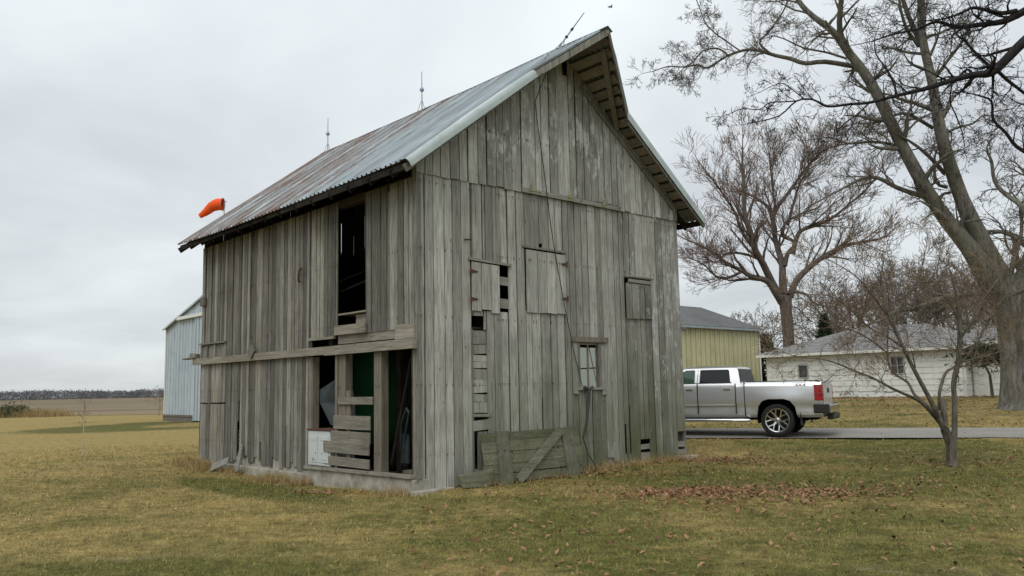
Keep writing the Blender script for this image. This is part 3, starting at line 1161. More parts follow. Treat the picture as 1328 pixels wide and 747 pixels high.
rf = MB()
ribs = []
y = Y0R
pitch_ = 0.15
while y < Y1R + 0.3:
    ribs += [(y, 0), (y + .085, 0), (y + .105, .022), (y + .13, .022)]
    y += pitch_


def slope_sheet(sgn, xa, xb, y_front, ys, dz=0.0):
    pass


def add_slope(sign, rng):
    """rows down the slope; columns are rib points"""
    stations = [0.0, .12, .25, .34, .35, .5, .65, .8, 1.0]
    X = []
    full = W / 2 + EO
    for t in stations:
        X.append(W / 2 + sign * t * full)
    X = sorted(set(X + ([STEP_L] if sign < 0 else [STEP_R])), reverse=(sign < 0))
    # hood columns in front of the plain rake
    ycols = [Y0R - .86 + i * .0 for i in range(0)]
    cols = []
    y = Y0R - 0.9
    while y < Y1R:
        cols += [(y, 0), (y + .085, 0), (y + .102, .030), (y + .13, .030)]
        y += pitch_
    cols.append((Y1R, 0))
    vs, fs = [], []
    nx_ = len(X)
    sag = lambda yy, xx: 0.02 * mnoise.noise((yy * .35, xx * .5, 2.0)) - 0.03 * math.sin(math.pi * max(0, min(1, (yy - Y0R) / (Y1R - Y0R))))
    nrm = Vector((sign * SL, 0, 1)).normalized()
    for (yy, hh) in cols:
        sheet = math.floor((yy + 5) / .6)
        wob = 0.03 * math.sin(sheet * 12.9898) if True else 0
        for k, xx in enumerate(X):
            x2 = xx + (sign * wob if k == nx_ - 1 else 0)
            z2 = roofz(x2) + sag(yy, x2)
            p = Vector((x2, max(yy, edge_y(xx)), z2)) + nrm * (hh + 0.012)
            vs.append(p)
    for i in range(len(cols) - 1):
        for k in range(nx_ - 1):
            a, b, c, d = i * nx_ + k, i * nx_ + k + 1, (i + 1) * nx_ + k + 1, (i + 1) * nx_ + k
            if (vs[a] - vs[d]).length < 1e-3 and (vs[b] - vs[c]).length < 1e-3:
                continue
            fs.append((a, b, c, d))
    b0 = len(vs)
    vs2 = [v - nrm * 0.006 for v in vs]
    rf.add(vs, fs)
    rf.add(vs2, [f[::-1] for f in fs])


add_slope(-1, RB)
add_slope(1, RB)
rfo = rf.build('roof', M['roof'], barn, recalc=False)
# ridge cap
mb = MB()
pts = []
for i in range(41):
    yy = (Y0R - .84) + (Y1R - (Y0R - .84)) * i / 40
    z = ZR + 0.045 + 0.02 * mnoise.noise((yy * .35, W / 2 * .5, 2.0)) - 0.03 * math.sin(math.pi * max(0, min(1, (yy - Y0R) / (Y1R - Y0R))))
    pts.append((yy, z))
for (ya, za), (yb, zb_) in zip(pts[:-1], pts[1:]):
    for s in (-1, 1):
        mb.hexa([(W / 2, ya, za - .006), (W / 2 + s * .13, ya, za - .09), (W / 2 + s * .13, yb, zb_ - .09), (W / 2, yb, zb_ - .006),
                 (W / 2, ya, za), (W / 2 + s * .13, ya, za - .082), (W / 2 + s * .13, yb, zb_ - .082), (W / 2, yb, zb_)])
mb.build('ridge_cap', M['roof'], rfo, recalc=False)
# pale rolled trim on the plain part of the rake
mb = MB()
x0, x1 = -EO - .01, STEP_L + .02
q = Y0R
pa, pb = Vector((x0, q, roofz(x0))), Vector((x1, q, roofz(x1)))
nl = Vector((-SL, 0, 1)).normalized()
prof = [(0.16, 0.034), (0.08, 0.040), (0.0, 0.042), (-.05, 0.030), (-.075, -0.01), (-.078, -0.045), (-.074, -0.115), (-.068, -0.115), (-.068, -.05), (-.045, .02), (0, .03), (.08, .03), (.16, .026)]
va = [pa + nl * h + Vector((0, dy, 0)) for dy, h in prof]
vb = [pb + nl * h * 0.95 + Vector((0, dy, 0)) for dy, h in prof]
n_ = len(prof)
mb.add(va + vb, [(i, (i + 1) % n_, n_ + (i + 1) % n_, n_ + i) for i in range(n_)])
mb.build('roof_trim', M['trim_white'], rfo, smooth=True)
mb = MB()
x0, x1 = W + EO + .01, STEP_R - .05
pa, pb = Vector((x0, q, roofz(x0))), Vector((x1, q, roofz(x1)))
nr = Vector((SL, 0, 1)).normalized()
prof = [(0.2, 0.034), (0.0, 0.042), (-.02, 0.035), (-.024, 0.0), (-.024, -0.11), (-.019, -0.11), (-.019, 0), (0, .03), (.2, .026)]
va = [pa + nr * h + Vector((0, dy, 0)) for dy, h in prof]
vb = [pb + nr * h + Vector((0, dy, 0)) for dy, h in prof]
n_ = len(prof)
mb.add(va + vb, [(i, (i + 1) % n_, n_ + (i + 1) % n_, n_ + i) for i in range(n_)])
mb.build('roof_trim', M['trim_white'], rfo)
# wooden fascia under the hood edges, barge rafters and shade-dark eave boards
tip = Vector((W / 2, Y0R - .86, ZR - .06))
mb = MB()
lowL = Vector((STEP_L, Y0R, roofz(STEP_L) - .06))
mb.beam(lowL + Vector((0, .02, -.02)), tip + Vector((0, .02, -.02)), 0.03, 0.12)
mb.build('fascia', M['side_wood'], rfo)
mb = MB()
lowR = Vector((STEP_R, Y0R, roofz(STEP_R) - .06))
mb.beam(lowR + Vector((0, .02, -.01)), tip + Vector((0, .02, -.01)), 0.03, 0.13)
mb.build('fascia', M['side_wood'], rfo)
mb = MB()
# plain rake rafters, just behind the trim
for x0, x1 in ((-EO, STEP_L), (W + EO, STEP_R)):
    mb.beam((x0, Y0R + .03, roofz(x0) - .12), (x1, Y0R + .03, roofz(x1) - .12), 0.04, 0.12)
mb.build_each('barge_board', M['side_wood'], rfo)
mb = MB()
mb.beam((4.0, -.045, roofz(4.0) - .30), (W - .15, -.045, roofz(W - .15) - .22), 0.035, 0.13)
mb.build('frieze_board', M['side_wood'], barn)
mb = MB()
mb.beam((W / 2 + .16, Y0R - .55, ZR - .32), (5.08, -0.06, roofz(5.08) - .16), 0.09, 0.12)
mb.build('hood_brace', M['post_wood'], rfo)
# spaced boards under the metal
mb = MB()
full = math.hypot(W / 2 + EO, ZR - ZE)
for sgn in (-1, 1):
    s = 0.10
    while s < full - 0.26:
        bwid = RB.uniform(0.17, 0.22)
        xc = W / 2 + sgn * (s + bwid / 2) / full * (W / 2 + EO)
        xa = W / 2 + sgn * s / full * (W / 2 + EO)
        xb = W / 2 + sgn * (s + bwid) / full * (W / 2 + EO)
        ya = edge_y(xc) + 0.045
        nn = Vector((sgn * SL, 0, 1)).normalized()
        sagz = 0.045
        P = [Vector((xa, ya, roofz(xa))), Vector((xb, ya, roofz(xb))), Vector((xb, Y1R - .03, roofz(xb))), Vector((xa, Y1R - .03, roofz(xa)))]
        mb.hexa([p - nn * (.025 + sagz) for p in P] + [p - nn * sagz for p in P])
        s += bwid + RB.uniform(0.035, 0.10)
mb.build('sheathing', M['under_wood'], rfo)
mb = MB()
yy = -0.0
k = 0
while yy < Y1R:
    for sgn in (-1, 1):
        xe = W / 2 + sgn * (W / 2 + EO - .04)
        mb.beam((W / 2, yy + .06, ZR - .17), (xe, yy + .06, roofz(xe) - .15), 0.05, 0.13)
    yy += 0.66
mb.build_each('rafter', M['eave_shade'], rfo)  # rafters carry the eave's shade in their colour
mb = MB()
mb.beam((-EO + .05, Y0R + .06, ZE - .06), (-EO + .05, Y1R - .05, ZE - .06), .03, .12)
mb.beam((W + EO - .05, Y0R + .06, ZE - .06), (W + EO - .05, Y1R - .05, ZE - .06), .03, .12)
mb.build_each('eave_shade_board', M['eave_shade'], rfo)  # dark strip added along each eave in place of its shade
mb = MB()
mb.box(.02, .16, 0.05, L, 5.02, 5.16)
mb.box(W - .16, W - .02, 0.05, L, 5.02, 5.16)
mb.build_each('wall_plate', M['dark'], barn)

# ---- lightning rods and the cable
def rod(y, lean, hgt, ball):
    b = MB()
    p0 = Vector((W / 2, y, ZR - .0))
    ln = Vector(lean)
    b.tube([p0, p0 + ln * hgt * .5, p0 + ln * hgt * .98, p0 + ln * hgt], [.016, .013, .010, .003], 6)
    for a in (0, 120, 240):
        f = Vector((math.cos(R(a)), math.sin(R(a)), 0)) * .13
        f.z = -abs(f.x) * SL + .0
        b.tube([p0 + f, p0 + ln * .26], .007, 5)
    o = b.build('lightning_rod', M['rod'], rfo, smooth=True)
    if ball:
        b = MB()
        b.lathe([(.001, -.055), (.035, -.045), (.055, -.01), (.055, .01), (.035, .045), (.001, .055)], p0 + ln * hgt * .52, ln, 12)
        b.build('ball', M['blue_glass'], o, smooth=True)
    else:
        b = MB()
        b.lathe([(.001, -.04), (.024, -.03), (.024, .03), (.001, .04)], p0 + ln * hgt * .56, ln, 8)
        b.lathe([(.001, -.03), (.03, -.02), (.03, .02), (.001, .03)], p0 + ln * hgt * .36, ln, 8)
        b.build_each('clamp', M['cable'], o, smooth=True)


rod(0.1, Vector((0.10, -.72, .60)).normalized(), 0.90, False)
rod(4.67, (0, 0, 1), 0.96, True)
rod(9.15, (0, 0, 1), 0.98, True)
mb = MB()
cp = [(W / 2, .1, ZR + .05), (3.2, .0, roofz(3.2) + .05), (2.75, -.3, roofz(2.75) + .05), (2.62, -.46, roofz(2.62) - .02), (2.66, -.46, roofz(2.66) - .2), (2.72, -.08, 6.98), (2.80, -.075, 6.4), (2.95, -.07, 5.5),
      (3.05, -.075, 4.7), (3.16, -.07, 4.1), (3.40, -.075, 3.0), (3.62, -.06, 2.2), (3.80, -.065, 1.62), (3.94, -.09, 1.55)]
mb.tube(cp, 0.009, 5)
mb.build('lightning_cable', M['cable'], barn)
mb = MB()
mb.tube([(3.84, -.09, 1.60), (3.96, -.10, 1.54), (4.06, -.09, 1.60)], .03, 7)
mb.tube([(3.95, -.10, 1.54), (3.88, -.12, 1.25), (3.80, -.16, .95), (3.70, -.14, .66)], [.035, .035, .03, .02], 7)
mb.tube([(3.70, -.14, .66), (3.86, -.10, .36), (4.05, -.10, .12), (4.15, -.09, .04)], [.012, .011, .011, .011], 6)
mb.build('cable_bundle', M['cable'], barn)

# ------------------------------------------------------------------ things in and against the barn
def place(o):
    o.matrix_world = BMW
    return o


def thing_at(name, label, cat, p, rz=0, group=None):
    q = bw(p)
    return thing(name, label, cat, q, BROT + rz, group)


# leaning gate
M['brace_wood'] = wood('paler brace board', (0.10, 0.098, 0.07), (0.29, 0.28, 0.215), 'x', None, gate_algae)
gate = thing_at('wooden_gate', 'mossy wooden gate with a diagonal brace leaning on the barn front', 'gate', (2.47, -0.24, 0.0))
gate.rotation_euler = (R(-9), R(0), BROT)
mb = MB()
z = 0.0
for i, h in enumerate((.15, .16, .20, .19, .15)):
    x0, x1 = -1.25 + RB.uniform(-.02, .02), 1.12 + RB.uniform(-.06, .03)
    mb.beam((x0, 0, z + h / 2 + .015), (x1, 0.0, z + h / 2 + .015 + RB.uniform(-.01, .02)), 0.025, h - .008)
    z += h
mb.build('boards', M['gate_wood'], gate)
for xa, xb in ((-.80, -.78), (.84, .78)):
    b = MB()
    b.beam((xa, -.028, -0.06), (xb, -.028, .88), 0.03, 0.28, up=(1, 0, 0))
    b.build('batten', M['gate_batten'], gate)
b = MB()
b.beam((-.56, -.060, 0.02), (.62, -.060, .84), 0.028, 0.16)
b.build('brace', M['brace_wood'], gate)

# offcut at the near corner, boards leaning at the far end
t = thing_at('wood_offcut', 'short weathered board lying on the ground at the left end of the leaning gate', 'board', (0.98, -0.33, 0.02))
mb = MB()
mb.prism([(-.3, 0, 0), (.30, 0, -.02), (.36, 0.04, .26), (-.36, .04, .20), (-.33, .02, .05)], (0, .05, 0))
o_ = mb.build('board', M['gate_wood'], t, bevel=.006)
for nm, lb, p, q, wd in (('loose_board', 'small dark grey board lying tilted at the foot of the barn side wall', (-.36, 7.25, .0), (-.20, 6.75, .17), .19),
                         ('loose_board', 'narrow grey board propped upright against the barn side wall below the gap', (-.30, 6.05, -.02), (-.05, 6.42, .50), .10)):
    b = MB()
    b.beam(p, q, wd, .025, up=(-1, 0, .6))
    o_ = place(b.build(nm, M['side_wood']))
    tag(o_, lb, 'board')
# stone at the right corner
b = MB()
b.box(6.72, 7.2, -.22, .2, -.15, .12)
o_ = place(b.build('corner_stone', M['concrete'], bevel=.05))
tag(o_, 'rough pale stone block under the right front corner of the barn', 'stone')

# old enamelled stove panel standing in the opening
st = thing_at('old_stove', 'chipped white enamel appliance with a rusty top standing in the barn opening', 'stove', (-.03, 3.04, 0.25))
mb = MB()
mb.box(-.03, .5, -.41, .41, 0.0, .64)
mb.build('body', M['enamel'], st, bevel=.02)
mb = MB()
mb.box(-.05, .53, -.43, .43, .642, .672)
mb.build('top', M['rust'], st, bevel=.008)
mb = MB()
mb.box(-.040, -.031, -.36, .0, .06, .54)
mb.box(-.040, -.031, .04, .37, .06, .54)
mb.build('door', M['enamel'], st, bevel=.003)
mb = MB()
for zz in (.47, .12):
    mb.box(-.048, -.041, -.30, -.08, zz, zz + .012)
    mb.box(-.048, -.041, .08, .3, zz, zz + .012)
mb.build_each('louvre', M['enamel'], st)
# galvanised tub tipped on top of it
tb = MB()
SH = [(.16, 3.44, 1.64), (.30, 3.0, 1.86), (.34, 2.66, 1.97), (.16, 3.40, 1.40), (.42, 2.98, 1.40), (.44, 2.60, 1.45), (.26, 3.16, .98), (.40, 2.9, .90), (.46, 2.58, .94)]
for a_, b_, c_, d_ in ((0, 1, 4, 3), (1, 2, 5, 4), (3, 4, 7, 6), (4, 5, 8, 7)):
    P = [Vector(SH[k]) for k in (a_, b_, c_, d_)]
    tb.hexa(P + [q + Vector((.012, 0, 0)) for q in P])
tb.tube([(.33, 2.60, 1.96), (.31, 2.68, 2.10)], .012, 5)
tub = place(tb.build('metal_sheet', M['galv_dark']))
tag(tub, 'bent dark grey metal sheet standing up behind the white stove', 'metal sheet')

# green machine inside
gm = thing_at('farm_machine', 'big green farm machine with a rounded end parked in the dark inside the barn', 'farm machine', (1.55, 3.92, 0))
prof = []
poly = [(-1.0, .55), (.75, .55)] + [(.75 + .28 * math.sin(R(a)), 1.45 - .9 * math.cos(R(a))) for a in range(10, 175, 12)] + [(.70, 2.4), (-1.0, 2.4)]
mb = MB()
mb.prism([(-.25, -p[0], p[1]) for p in poly], (1.6, 0, 0))
mb.build('body', M['green_paint'], gm, smooth=True, bevel=.03)
mb = MB()
mb.box(1.36, 2.3, -1.9, 1.2, .4, 2.35)
mb.build('housing', M['shaded_green'], gm, bevel=.05)  # far part of the machine, coloured as if in shade
for yy in (-.6, .7):
    b = MB()
    b.lathe([(.001, -.12), (.3, -.12), (.44, -.1), (.46, 0), (.44, .1), (.3, .12), (.001, .12)], (.2, yy, .46), (1, 0, 0), 20)
    b.build('wheel', M['tyre'], gm, smooth=True)
# thin light levers
ag = MB()
ag.tube([(.55, 1.25, .55), (.47, 1.12, 1.02), (.42, .88, 1.30)], .024, 6)
ag.tube([(.58, 1.17, .30), (.52, 1.10, .75), (.44, .84, 1.22)], .020, 6)
ag.tube([(.42, .88, 1.30), (.44, .84, 1.22)], .022, 6)
ag.box(.54, .58, 1.02, 1.24, .35, .85)
o_ = place(ag.build('lever_frame', M['galv_dark']))
tag(o_, 'thin light metal lever frame standing in the right half of the barn opening', 'tool')
ag = MB()
ag.tube([(.6, 1.62, .3), (.7, 1.36, 1.5), (.75, 1.2, 2.2)], .03, 6)
o_ = place(ag.build('wooden_bar', M['dark']))
tag(o_, 'long dark bar leaning upright just inside the barn opening', 'bar')
ag = MB()
ag.box(.35, 1.2, .1, .9, .2, .26)
o_ = place(ag.build('floor_board', M['post_wood']))
tag(o_, 'weathered board lying flat on the floor inside the barn opening', 'board')
# striped webbing behind the gap
g = NT('green and white webbing', 0.8)
X, Y, Z = g.xyz()
g.color(g.mix(g.mr(g.math('PINGPONG', Z, 0.05), 0.022, 0.028), (0.60, 0.65, 0.55), (0.12, 0.30, 0.10)))
ag = MB()
ag.box(.2, .23, 6.70, 7.15, .42, .80)
o_ = place(ag.build('striped_webbing', g.m))
tag(o_, 'green and white striped webbing seen through the narrow gap in the side wall', 'webbing')
# junk in the loft
ag = MB()
RJ = random.Random(3)
for k in range(26):
    a = Vector((RJ.uniform(.5, 1.8), RJ.uniform(1.3, 3.4), RJ.uniform(2.75, 3.9)))
    d = Vector((RJ.uniform(-.5, .5), RJ.uniform(-.9, .9), RJ.uniform(-.25, .25)))
    ag.beam(a, a + d, RJ.uniform(.05, .25), RJ.uniform(.02, .06))
o_ = place(ag.build('lumber_pile', M['dark']))
tag(o_, 'dark heap of old lumber stored in the loft behind the tall upper opening', 'lumber')
ag = MB()
ag.tube([(.6, 2.35, 3.95), (.55, 2.0, 4.0), (.5, 1.75, 3.9), (.48, 1.55, 3.72)], .02, 6)
o_ = place(ag.build('bent_pipe', M['galv']))
tag(o_, 'bent pale metal pipe lying on the lumber in the loft opening', 'pipe')
# ------------------------------------------------------------------ other buildings
def rib_wall(mb, P0, dirv, a0, a1, zb, zt, nrm, pitch=0.3, depth=0.03, split=None):
    """ribbed sheet standing along dirv from P0; zb, zt functions of the distance along it"""
    P0, dirv, nrm = Vector(P0), Vector(dirv), Vector(nrm)
    cols = []
    a = a0
    while a < a1:
        cols += [(a, 0), (a + pitch * .80, 0), (a + pitch * .86, depth), (a + pitch * .94, depth)]
        a += pitch
    cols = [c for c in cols if c[0] < a1] + [(a1, 0)]
    if split:
        cols = sorted(cols + [(split, 0)])
    vs, fs = [], []
    for a, d in cols:
        p = P0 + dirv * a + nrm * d
        vs += [(p.x, p.y, zb(a)), (p.x, p.y, zt(a))]
    for i in range(len(cols) - 1):
        fs.append((2 * i, 2 * i + 2, 2 * i + 3, 2 * i + 1))
    mb.add(vs, fs)


UV = Vector((-math.cos(YAW), math.sin(YAW), 0))     # barn depth direction
VV = Vector((math.sin(YAW), math.cos(YAW), 0))      # barn front direction

# --- pale yellow metal shed: long wall parallel to the barn's front
yc = at(983, 427, 54)
YE = yc.z - .05
yshed = thing('yellow_shed', 'pale yellow metal building with a grey roof behind the silver pickup', 'shed', (yc.x, yc.y, 0.5))
yl = 11.0
mb = MB()
o0 = Vector((0, 0, 0))
rib_wall(mb, o0, -VV, 0, yl, lambda a: -.4, lambda a: YE - .5, -UV, .24, .03)
rib_wall(mb, -VV * yl, UV, 0, 9, lambda a: -.4, lambda a: YE - .5 + 1.75 * (1 - abs(a - 4.5) / 4.5), -VV, .24, .03)
rib_wall(mb, o0, UV, 0, 9, lambda a: -.4, lambda a: YE - .5 + 1.75 * (1 - abs(a - 4.5) / 4.5), VV, .24, .03)
rib_wall(mb, UV * 9, -VV, 0, yl, lambda a: -.4, lambda a: YE - .5, UV, .24, .03)
mb.build('wall', M['yellow_metal'], yshed, recalc=False)
mb = MB()
for s in (0, 1):
    a = UV * (-.25) if s == 0 else UV * 9.25
    za, zr = YE - .5 - .05, YE - .5 + 1.75
    mid = UV * 4.5
    p = [a + VV * .25, a - VV * (yl + .25), mid - VV * (yl + .25), mid + VV * .25]
    zz = [za, za, zr, zr]
    P = [Vector((q.x, q.y, z + .04)) for q, z in zip(p, zz)]
    mb.hexa(P + [q + Vector((0, 0, .07)) for q in P])
yr = mb.build('roof', M['shingle_dark'], yshed)
mb = MB()
a = -UV * .28 + VV * .25
b = -UV * .28 - VV * (yl + .25)
mb.beam((a.x, a.y, YE - .54), (b.x, b.y, YE - .54), .03, .13)
a2 = UV * 4.5 + VV * .28
mb.beam((a.x, a.y, YE - .54), (a2.x, a2.y, YE - .5 + 1.75), .03, .13)
mb.build('fascia', M['galv'], yr)
mb = MB()
p = VV * .02 - UV * .03
mb.beam((p.x, p.y, -.4), (p.x, p.y, YE - .55), .09, .09, up=(1, 0, 0))
mb.build('corner_trim', M['fascia_white'], yshed)

# --- pale blue metal shed: gable end parallel to the barn's long side
bc = at(213, 545, 54)
bshed = thing('blue_shed', 'pale blue corrugated metal shed showing one corner behind the left end of the barn', 'shed', (bc.x, bc.y, 0.0))
dr = -UV                                            # runs to the right and nearer
HB = 5.83
gw = 15.0


def btop(a):
    return HB + 0.25 * min(a, gw - a)


mb = MB()
rib_wall(mb, o0, dr, 0, gw, lambda a: 0.35 if a < 5.0 else .05, lambda a: min(btop(a), HB + .52), -VV, .24, .035)
rib_wall(mb, o0, VV, 0, 12, lambda a: .35, lambda a: HB, UV, .24, .035)
rib_wall(mb, dr * gw, VV, 0, 12, lambda a: .35, lambda a: HB, -UV, .24, .035)
rib_wall(mb, VV * 12, dr, 0, gw, lambda a: .35, btop, VV, .24, .035, split=gw / 2)
mb.build('wall', M['blue_metal'], bshed, recalc=False)
mb = MB()
rib_wall(mb, -VV * .06, dr, 2.0, gw - 2.0, lambda a: HB + .48, btop, -VV, .24, .035, split=gw / 2)
mb.build('gable_panel', M['blue_metal'], bshed, recalc=False)
mb = MB()
a, b = dr * 2.3 - VV * .16, dr * (gw - 2.3) - VV * .16
mb.beam((a.x, a.y, HB + .50), (b.x, b.y, HB + .50), .16, .20)
mb.build('track_cover', M['fascia_white'], bshed)
mb = MB()
for s in (0, 1):
    e = -dr * .12 if s == 0 else dr * (gw + .12)
    mid = dr * gw / 2
    p = [e - VV * .2, e + VV * 12.2, mid + VV * 12.2, mid - VV * .2]
    zz = [HB - .05, HB - .05, btop(gw / 2), btop(gw / 2)]
    P = [Vector((q.x, q.y, z + .03)) for q, z in zip(p, zz)]
    mb.hexa(P + [q + Vector((0, 0, .05)) for q in P])
mb.build('roof', M['blue_metal'], bshed)
mb = MB()
e, mid = -dr * .14 - VV * .22, dr * gw / 2 - VV * .22
mb.beam((e.x, e.y, HB - .05), (mid.x, mid.y, btop(gw / 2)), .03, .11)
mb.build('rake_trim', M['blue_metal'], bshed)
mb = MB()
mb.beam((-.02, -.03, .3), (-.02, -.03, HB), .06, .06, up=(1, 0, 0))
mb.build('trim', M['fascia_white'], bshed)
mb = MB()
a, b = -dr * .03 - VV * .05, dr * 4.9 - VV * .05
mb.beam((a.x, a.y, .18), (b.x, b.y, .18), .06, .44)
a, b = -dr * .05 - VV * .09, dr * 4.9 - VV * .09
mb.beam((a.x, a.y, .31), (b.x, b.y, .31), .06, .035)
mb.build('sill_plank', M['pole_wood'], bshed)
mb = MB()
rib_wall(mb, -VV * .12, dr, 5.0, 9.6, lambda a: .08, lambda a: HB + .46, -VV, .24, .035)
mb.build('sliding_door', M['blue_metal'], bshed, recalc=False)

# --- white garage with a hip roof
ga = at(998, 517, 50)
GZ = 0.70
garage = thing('garage', 'long white wooden garage with peeling siding and a low grey hip roof', 'garage', (ga.x, ga.y, GZ))
e = -UV                                             # along the front to the right, coming nearer
dpt = VV
GL, GD, GH = 10.9, 7.5, 2.52


def gp(a, d, z):
    q = e * a + dpt * d
    return Vector((q.x, q.y, z))


def lap_wall(mb, pa, pb, z0, z1, nrm, holes=(), lap=.30):
    """lapped siding from pa to pb; holes = (fraction0, fraction1, z0, z1) in metres along"""
    pa, pb, nrm = Vector(pa), Vector(pb), Vector(nrm)
    Ln = (pb - pa).length
    t = (pb - pa) / Ln
    z = z0
    rg = random.Random(int(Ln * 10))
    while z < z1 - .01:
        zt = min(z + lap, z1)
        cuts = sorted(set([0, Ln] + [q for h in holes if h[2] < zt - .01 and h[3] > z + .01 for q in h[:2]] + [rg.uniform(1, Ln - 1)]))
        for a, b in zip(cuts[:-1], cuts[1:]):
            mid = (a + b) / 2
            zz = [(z, zt)]
            for h in holes:
                if h[0] <= mid <= h[1]:
                    nz = []
                    for q0, q1 in zz:
                        if h[2] > q0:
                            nz.append((q0, min(q1, h[2])))
                        if h[3] < q1:
                            nz.append((max(q0, h[3]), q1))
                    zz = [k for k in nz if k[1] - k[0] > .005]
            for q0, q1 in zz:
                A, B = pa + t * (a + .003), pa + t * (b - .003)
                U_ = Vector((0, 0, 1))
                mb.hexa([A + U_ * q0 + nrm * .028, B + U_ * q0 + nrm * .028, B + U_ * q0, A + U_ * q0,
                         A + U_ * q1 + nrm * .008, B + U_ * q1 + nrm * .008, B + U_ * q1, A + U_ * q1])
        z += lap


W1 = (2.02, 2.52, 1.20, 1.86)
W2 = (7.35, 7.95, 1.30, 2.12)
mb = MB()
lap_wall(mb, gp(0, 0, 0), gp(GL, 0, 0), .06, GH, -VV, [W1, W2])
lap_wall(mb, gp(0, GD, 0), gp(0, 0, 0), .06, GH, UV)
lap_wall(mb, gp(GL, 0, 0), gp(GL, GD, 0), .06, GH, -UV)
lap_wall(mb, gp(0, GD, 0), gp(GL, GD, 0), .06, GH, VV)
mb.build('wall', M['siding_white'], garage)
mb = MB()
for q in ((0, 0), (GL, 0), (0, GD), (GL, GD)):
    p = gp(q[0], q[1], 0)
    mb.box(p.x - .07, p.x + .07, p.y - .07, p.y + .07, 0.0, GH)
mb.build('corner_boards', M['fascia_white'], garage)
mb = MB()
P = [gp(-.02, -.02, -.5), gp(GL + .02, -.02, -.5), gp(GL + .02, GD, -.5), gp(-.02, GD, -.5)]
mb.hexa(P + [q + Vector((0, 0, .57)) for q in P])
mb.build('footing', M['concrete'], garage)
M['frame_grey'] = flat('weathered window frame', (0.36, 0.36, 0.34), 0.8, 0, 0.2, 0.2)
for wi in (W1, W2):
    f = MB()
    a0, a1, z0, z1 = wi
    nrm = -VV
    def fb(x0, x1, y0, y1):
        P = [gp(x0, -.05, y0), gp(x1, -.05, y0), gp(x1, .02, y0), gp(x0, .02, y0)]
        f.hexa(P + [q + Vector((0, 0, y1 - y0)) for q in P])
    fb(a0 - .07, a0, z0 - .07, z1 + .07)
    fb(a1, a1 + .07, z0 - .07, z1 + .07)
    fb(a0, a1, z1, z1 + .07)
    fb(a0, a1, z0 - .07, z0)
    if wi is W2:
        fb((a0 + a1) / 2 - .02, (a0 + a1) / 2 + .02, z0, z1)
        fb(a0, (a0 + a1) / 2 - .02, (z0 + z1) / 2 - .02, (z0 + z1) / 2 + .02)
        fb((a0 + a1) / 2 + .02, a1, (z0 + z1) / 2 - .02, (z0 + z1) / 2 + .02)
    fo = f.build('window', M['frame_grey'], garage)
    f = MB()
    P = [gp(a0, .03, z0), gp(a1, .03, z0), gp(a1, .04, z0), gp(a0, .04, z0)]
    f.hexa(P + [q + Vector((0, 0, z1 - z0)) for q in P])
    f.build('pane', M['dark_glass'], fo)
# hip roof
OV = .45
rz0, rz1 = GH - .03, GH + 1.45
c = [gp(-OV, -OV, rz0), gp(GL + OV, -OV, rz0), gp(GL + OV, GD + OV, rz0), gp(-OV, GD + OV, rz0)]
r0, r1 = gp(GD / 2, GD / 2, rz1), gp(GL - GD / 2 + .6, GD / 2, rz1)
mb = MB()
up = Vector((0, 0, .10))
vs = [v + up for v in c] + [r0 + up, r1 + up] + c
mb.add(vs, [(0, 1, 5, 4), (1, 2, 5), (2, 3, 4, 5), (3, 0, 4), (0, 6, 7, 1), (1, 7, 8, 2), (2, 8, 9, 3), (3, 9, 6, 0), (9, 8, 7, 6)])
gro = mb.build('roof', M['shingle_grey'], garage)
mb = MB()
for i in range(4):
    a, b = c[i], c[(i + 1) % 4]
    mb.beam(a + Vector((0, 0, 0.0)), b + Vector((0, 0, 0.0)), .05, .15)
mb.build('fascia', M['fascia_white'], gro)
# lower wing with an entry under a small lean-to edge
wing = MB()
lap_wall(wing, gp(GL + .08, .9, 0), gp(GL + 3.0, .9, 0), .06, GH + .05, -VV)
lap_wall(wing, gp(GL + 3.0, .9, 0), gp(GL + 3.0, 6, 0), .06, GH + .05, -UV)
wing.build('wing_wall', M['siding_white'], garage)
mb = MB()
P = [gp(GL - .4, .2, GH + .10), gp(GL + 3.4, .2, GH + .10), gp(GL + 3.4, 3.8, GH + 1.1), gp(GL - .4, 3.8, GH + 1.1)]
mb.hexa(P + [q + Vector((0, 0, .09)) for q in P])
P = [gp(GL - .4, 3.8, GH + 1.1), gp(GL + 3.4, 3.8, GH + 1.1), gp(GL + 3.4, 7, GH + .1), gp(GL - .4, 7, GH + .1)]
mb.hexa(P + [q + Vector((0, 0, .09)) for q in P])
mb.build('wing_roof', M['shingle_grey'], garage)
mb = MB()
a, b = gp(GL + 3.42, .2, GH + .13), gp(GL + 3.42, 3.8, GH + 1.13)
mb.beam(a, b, .04, .14)
a, b = gp(GL - .4, .18, GH + .13), gp(GL + 3.4, .18, GH + .13)
mb.beam(a, b, .04, .13)
p = gp(GL + 3.02, .85, 0)
mb.box(p.x - .07, p.x + .07, p.y - .07, p.y + .07, 0, GH)
mb.build('wing_trim', M['fascia_white'], garage)
mb = MB()
mb.beam(gp(GL + .12, -.12, GH - .35), gp(GL + .95, -.12, GH - .12), .5, .05)
mb.build('entry_hood', M['fascia_white'], garage)
mb = MB()
P = [gp(GL + .15, .82, .06), gp(GL + 1.0, .82, .06), gp(GL + 1.0, .88, .06), gp(GL + .15, .88, .06)]
mb.hexa(P + [q + Vector((0, 0, 1.98)) for q in P])
mb.build('door', M['fascia_white'], garage, bevel=.01)
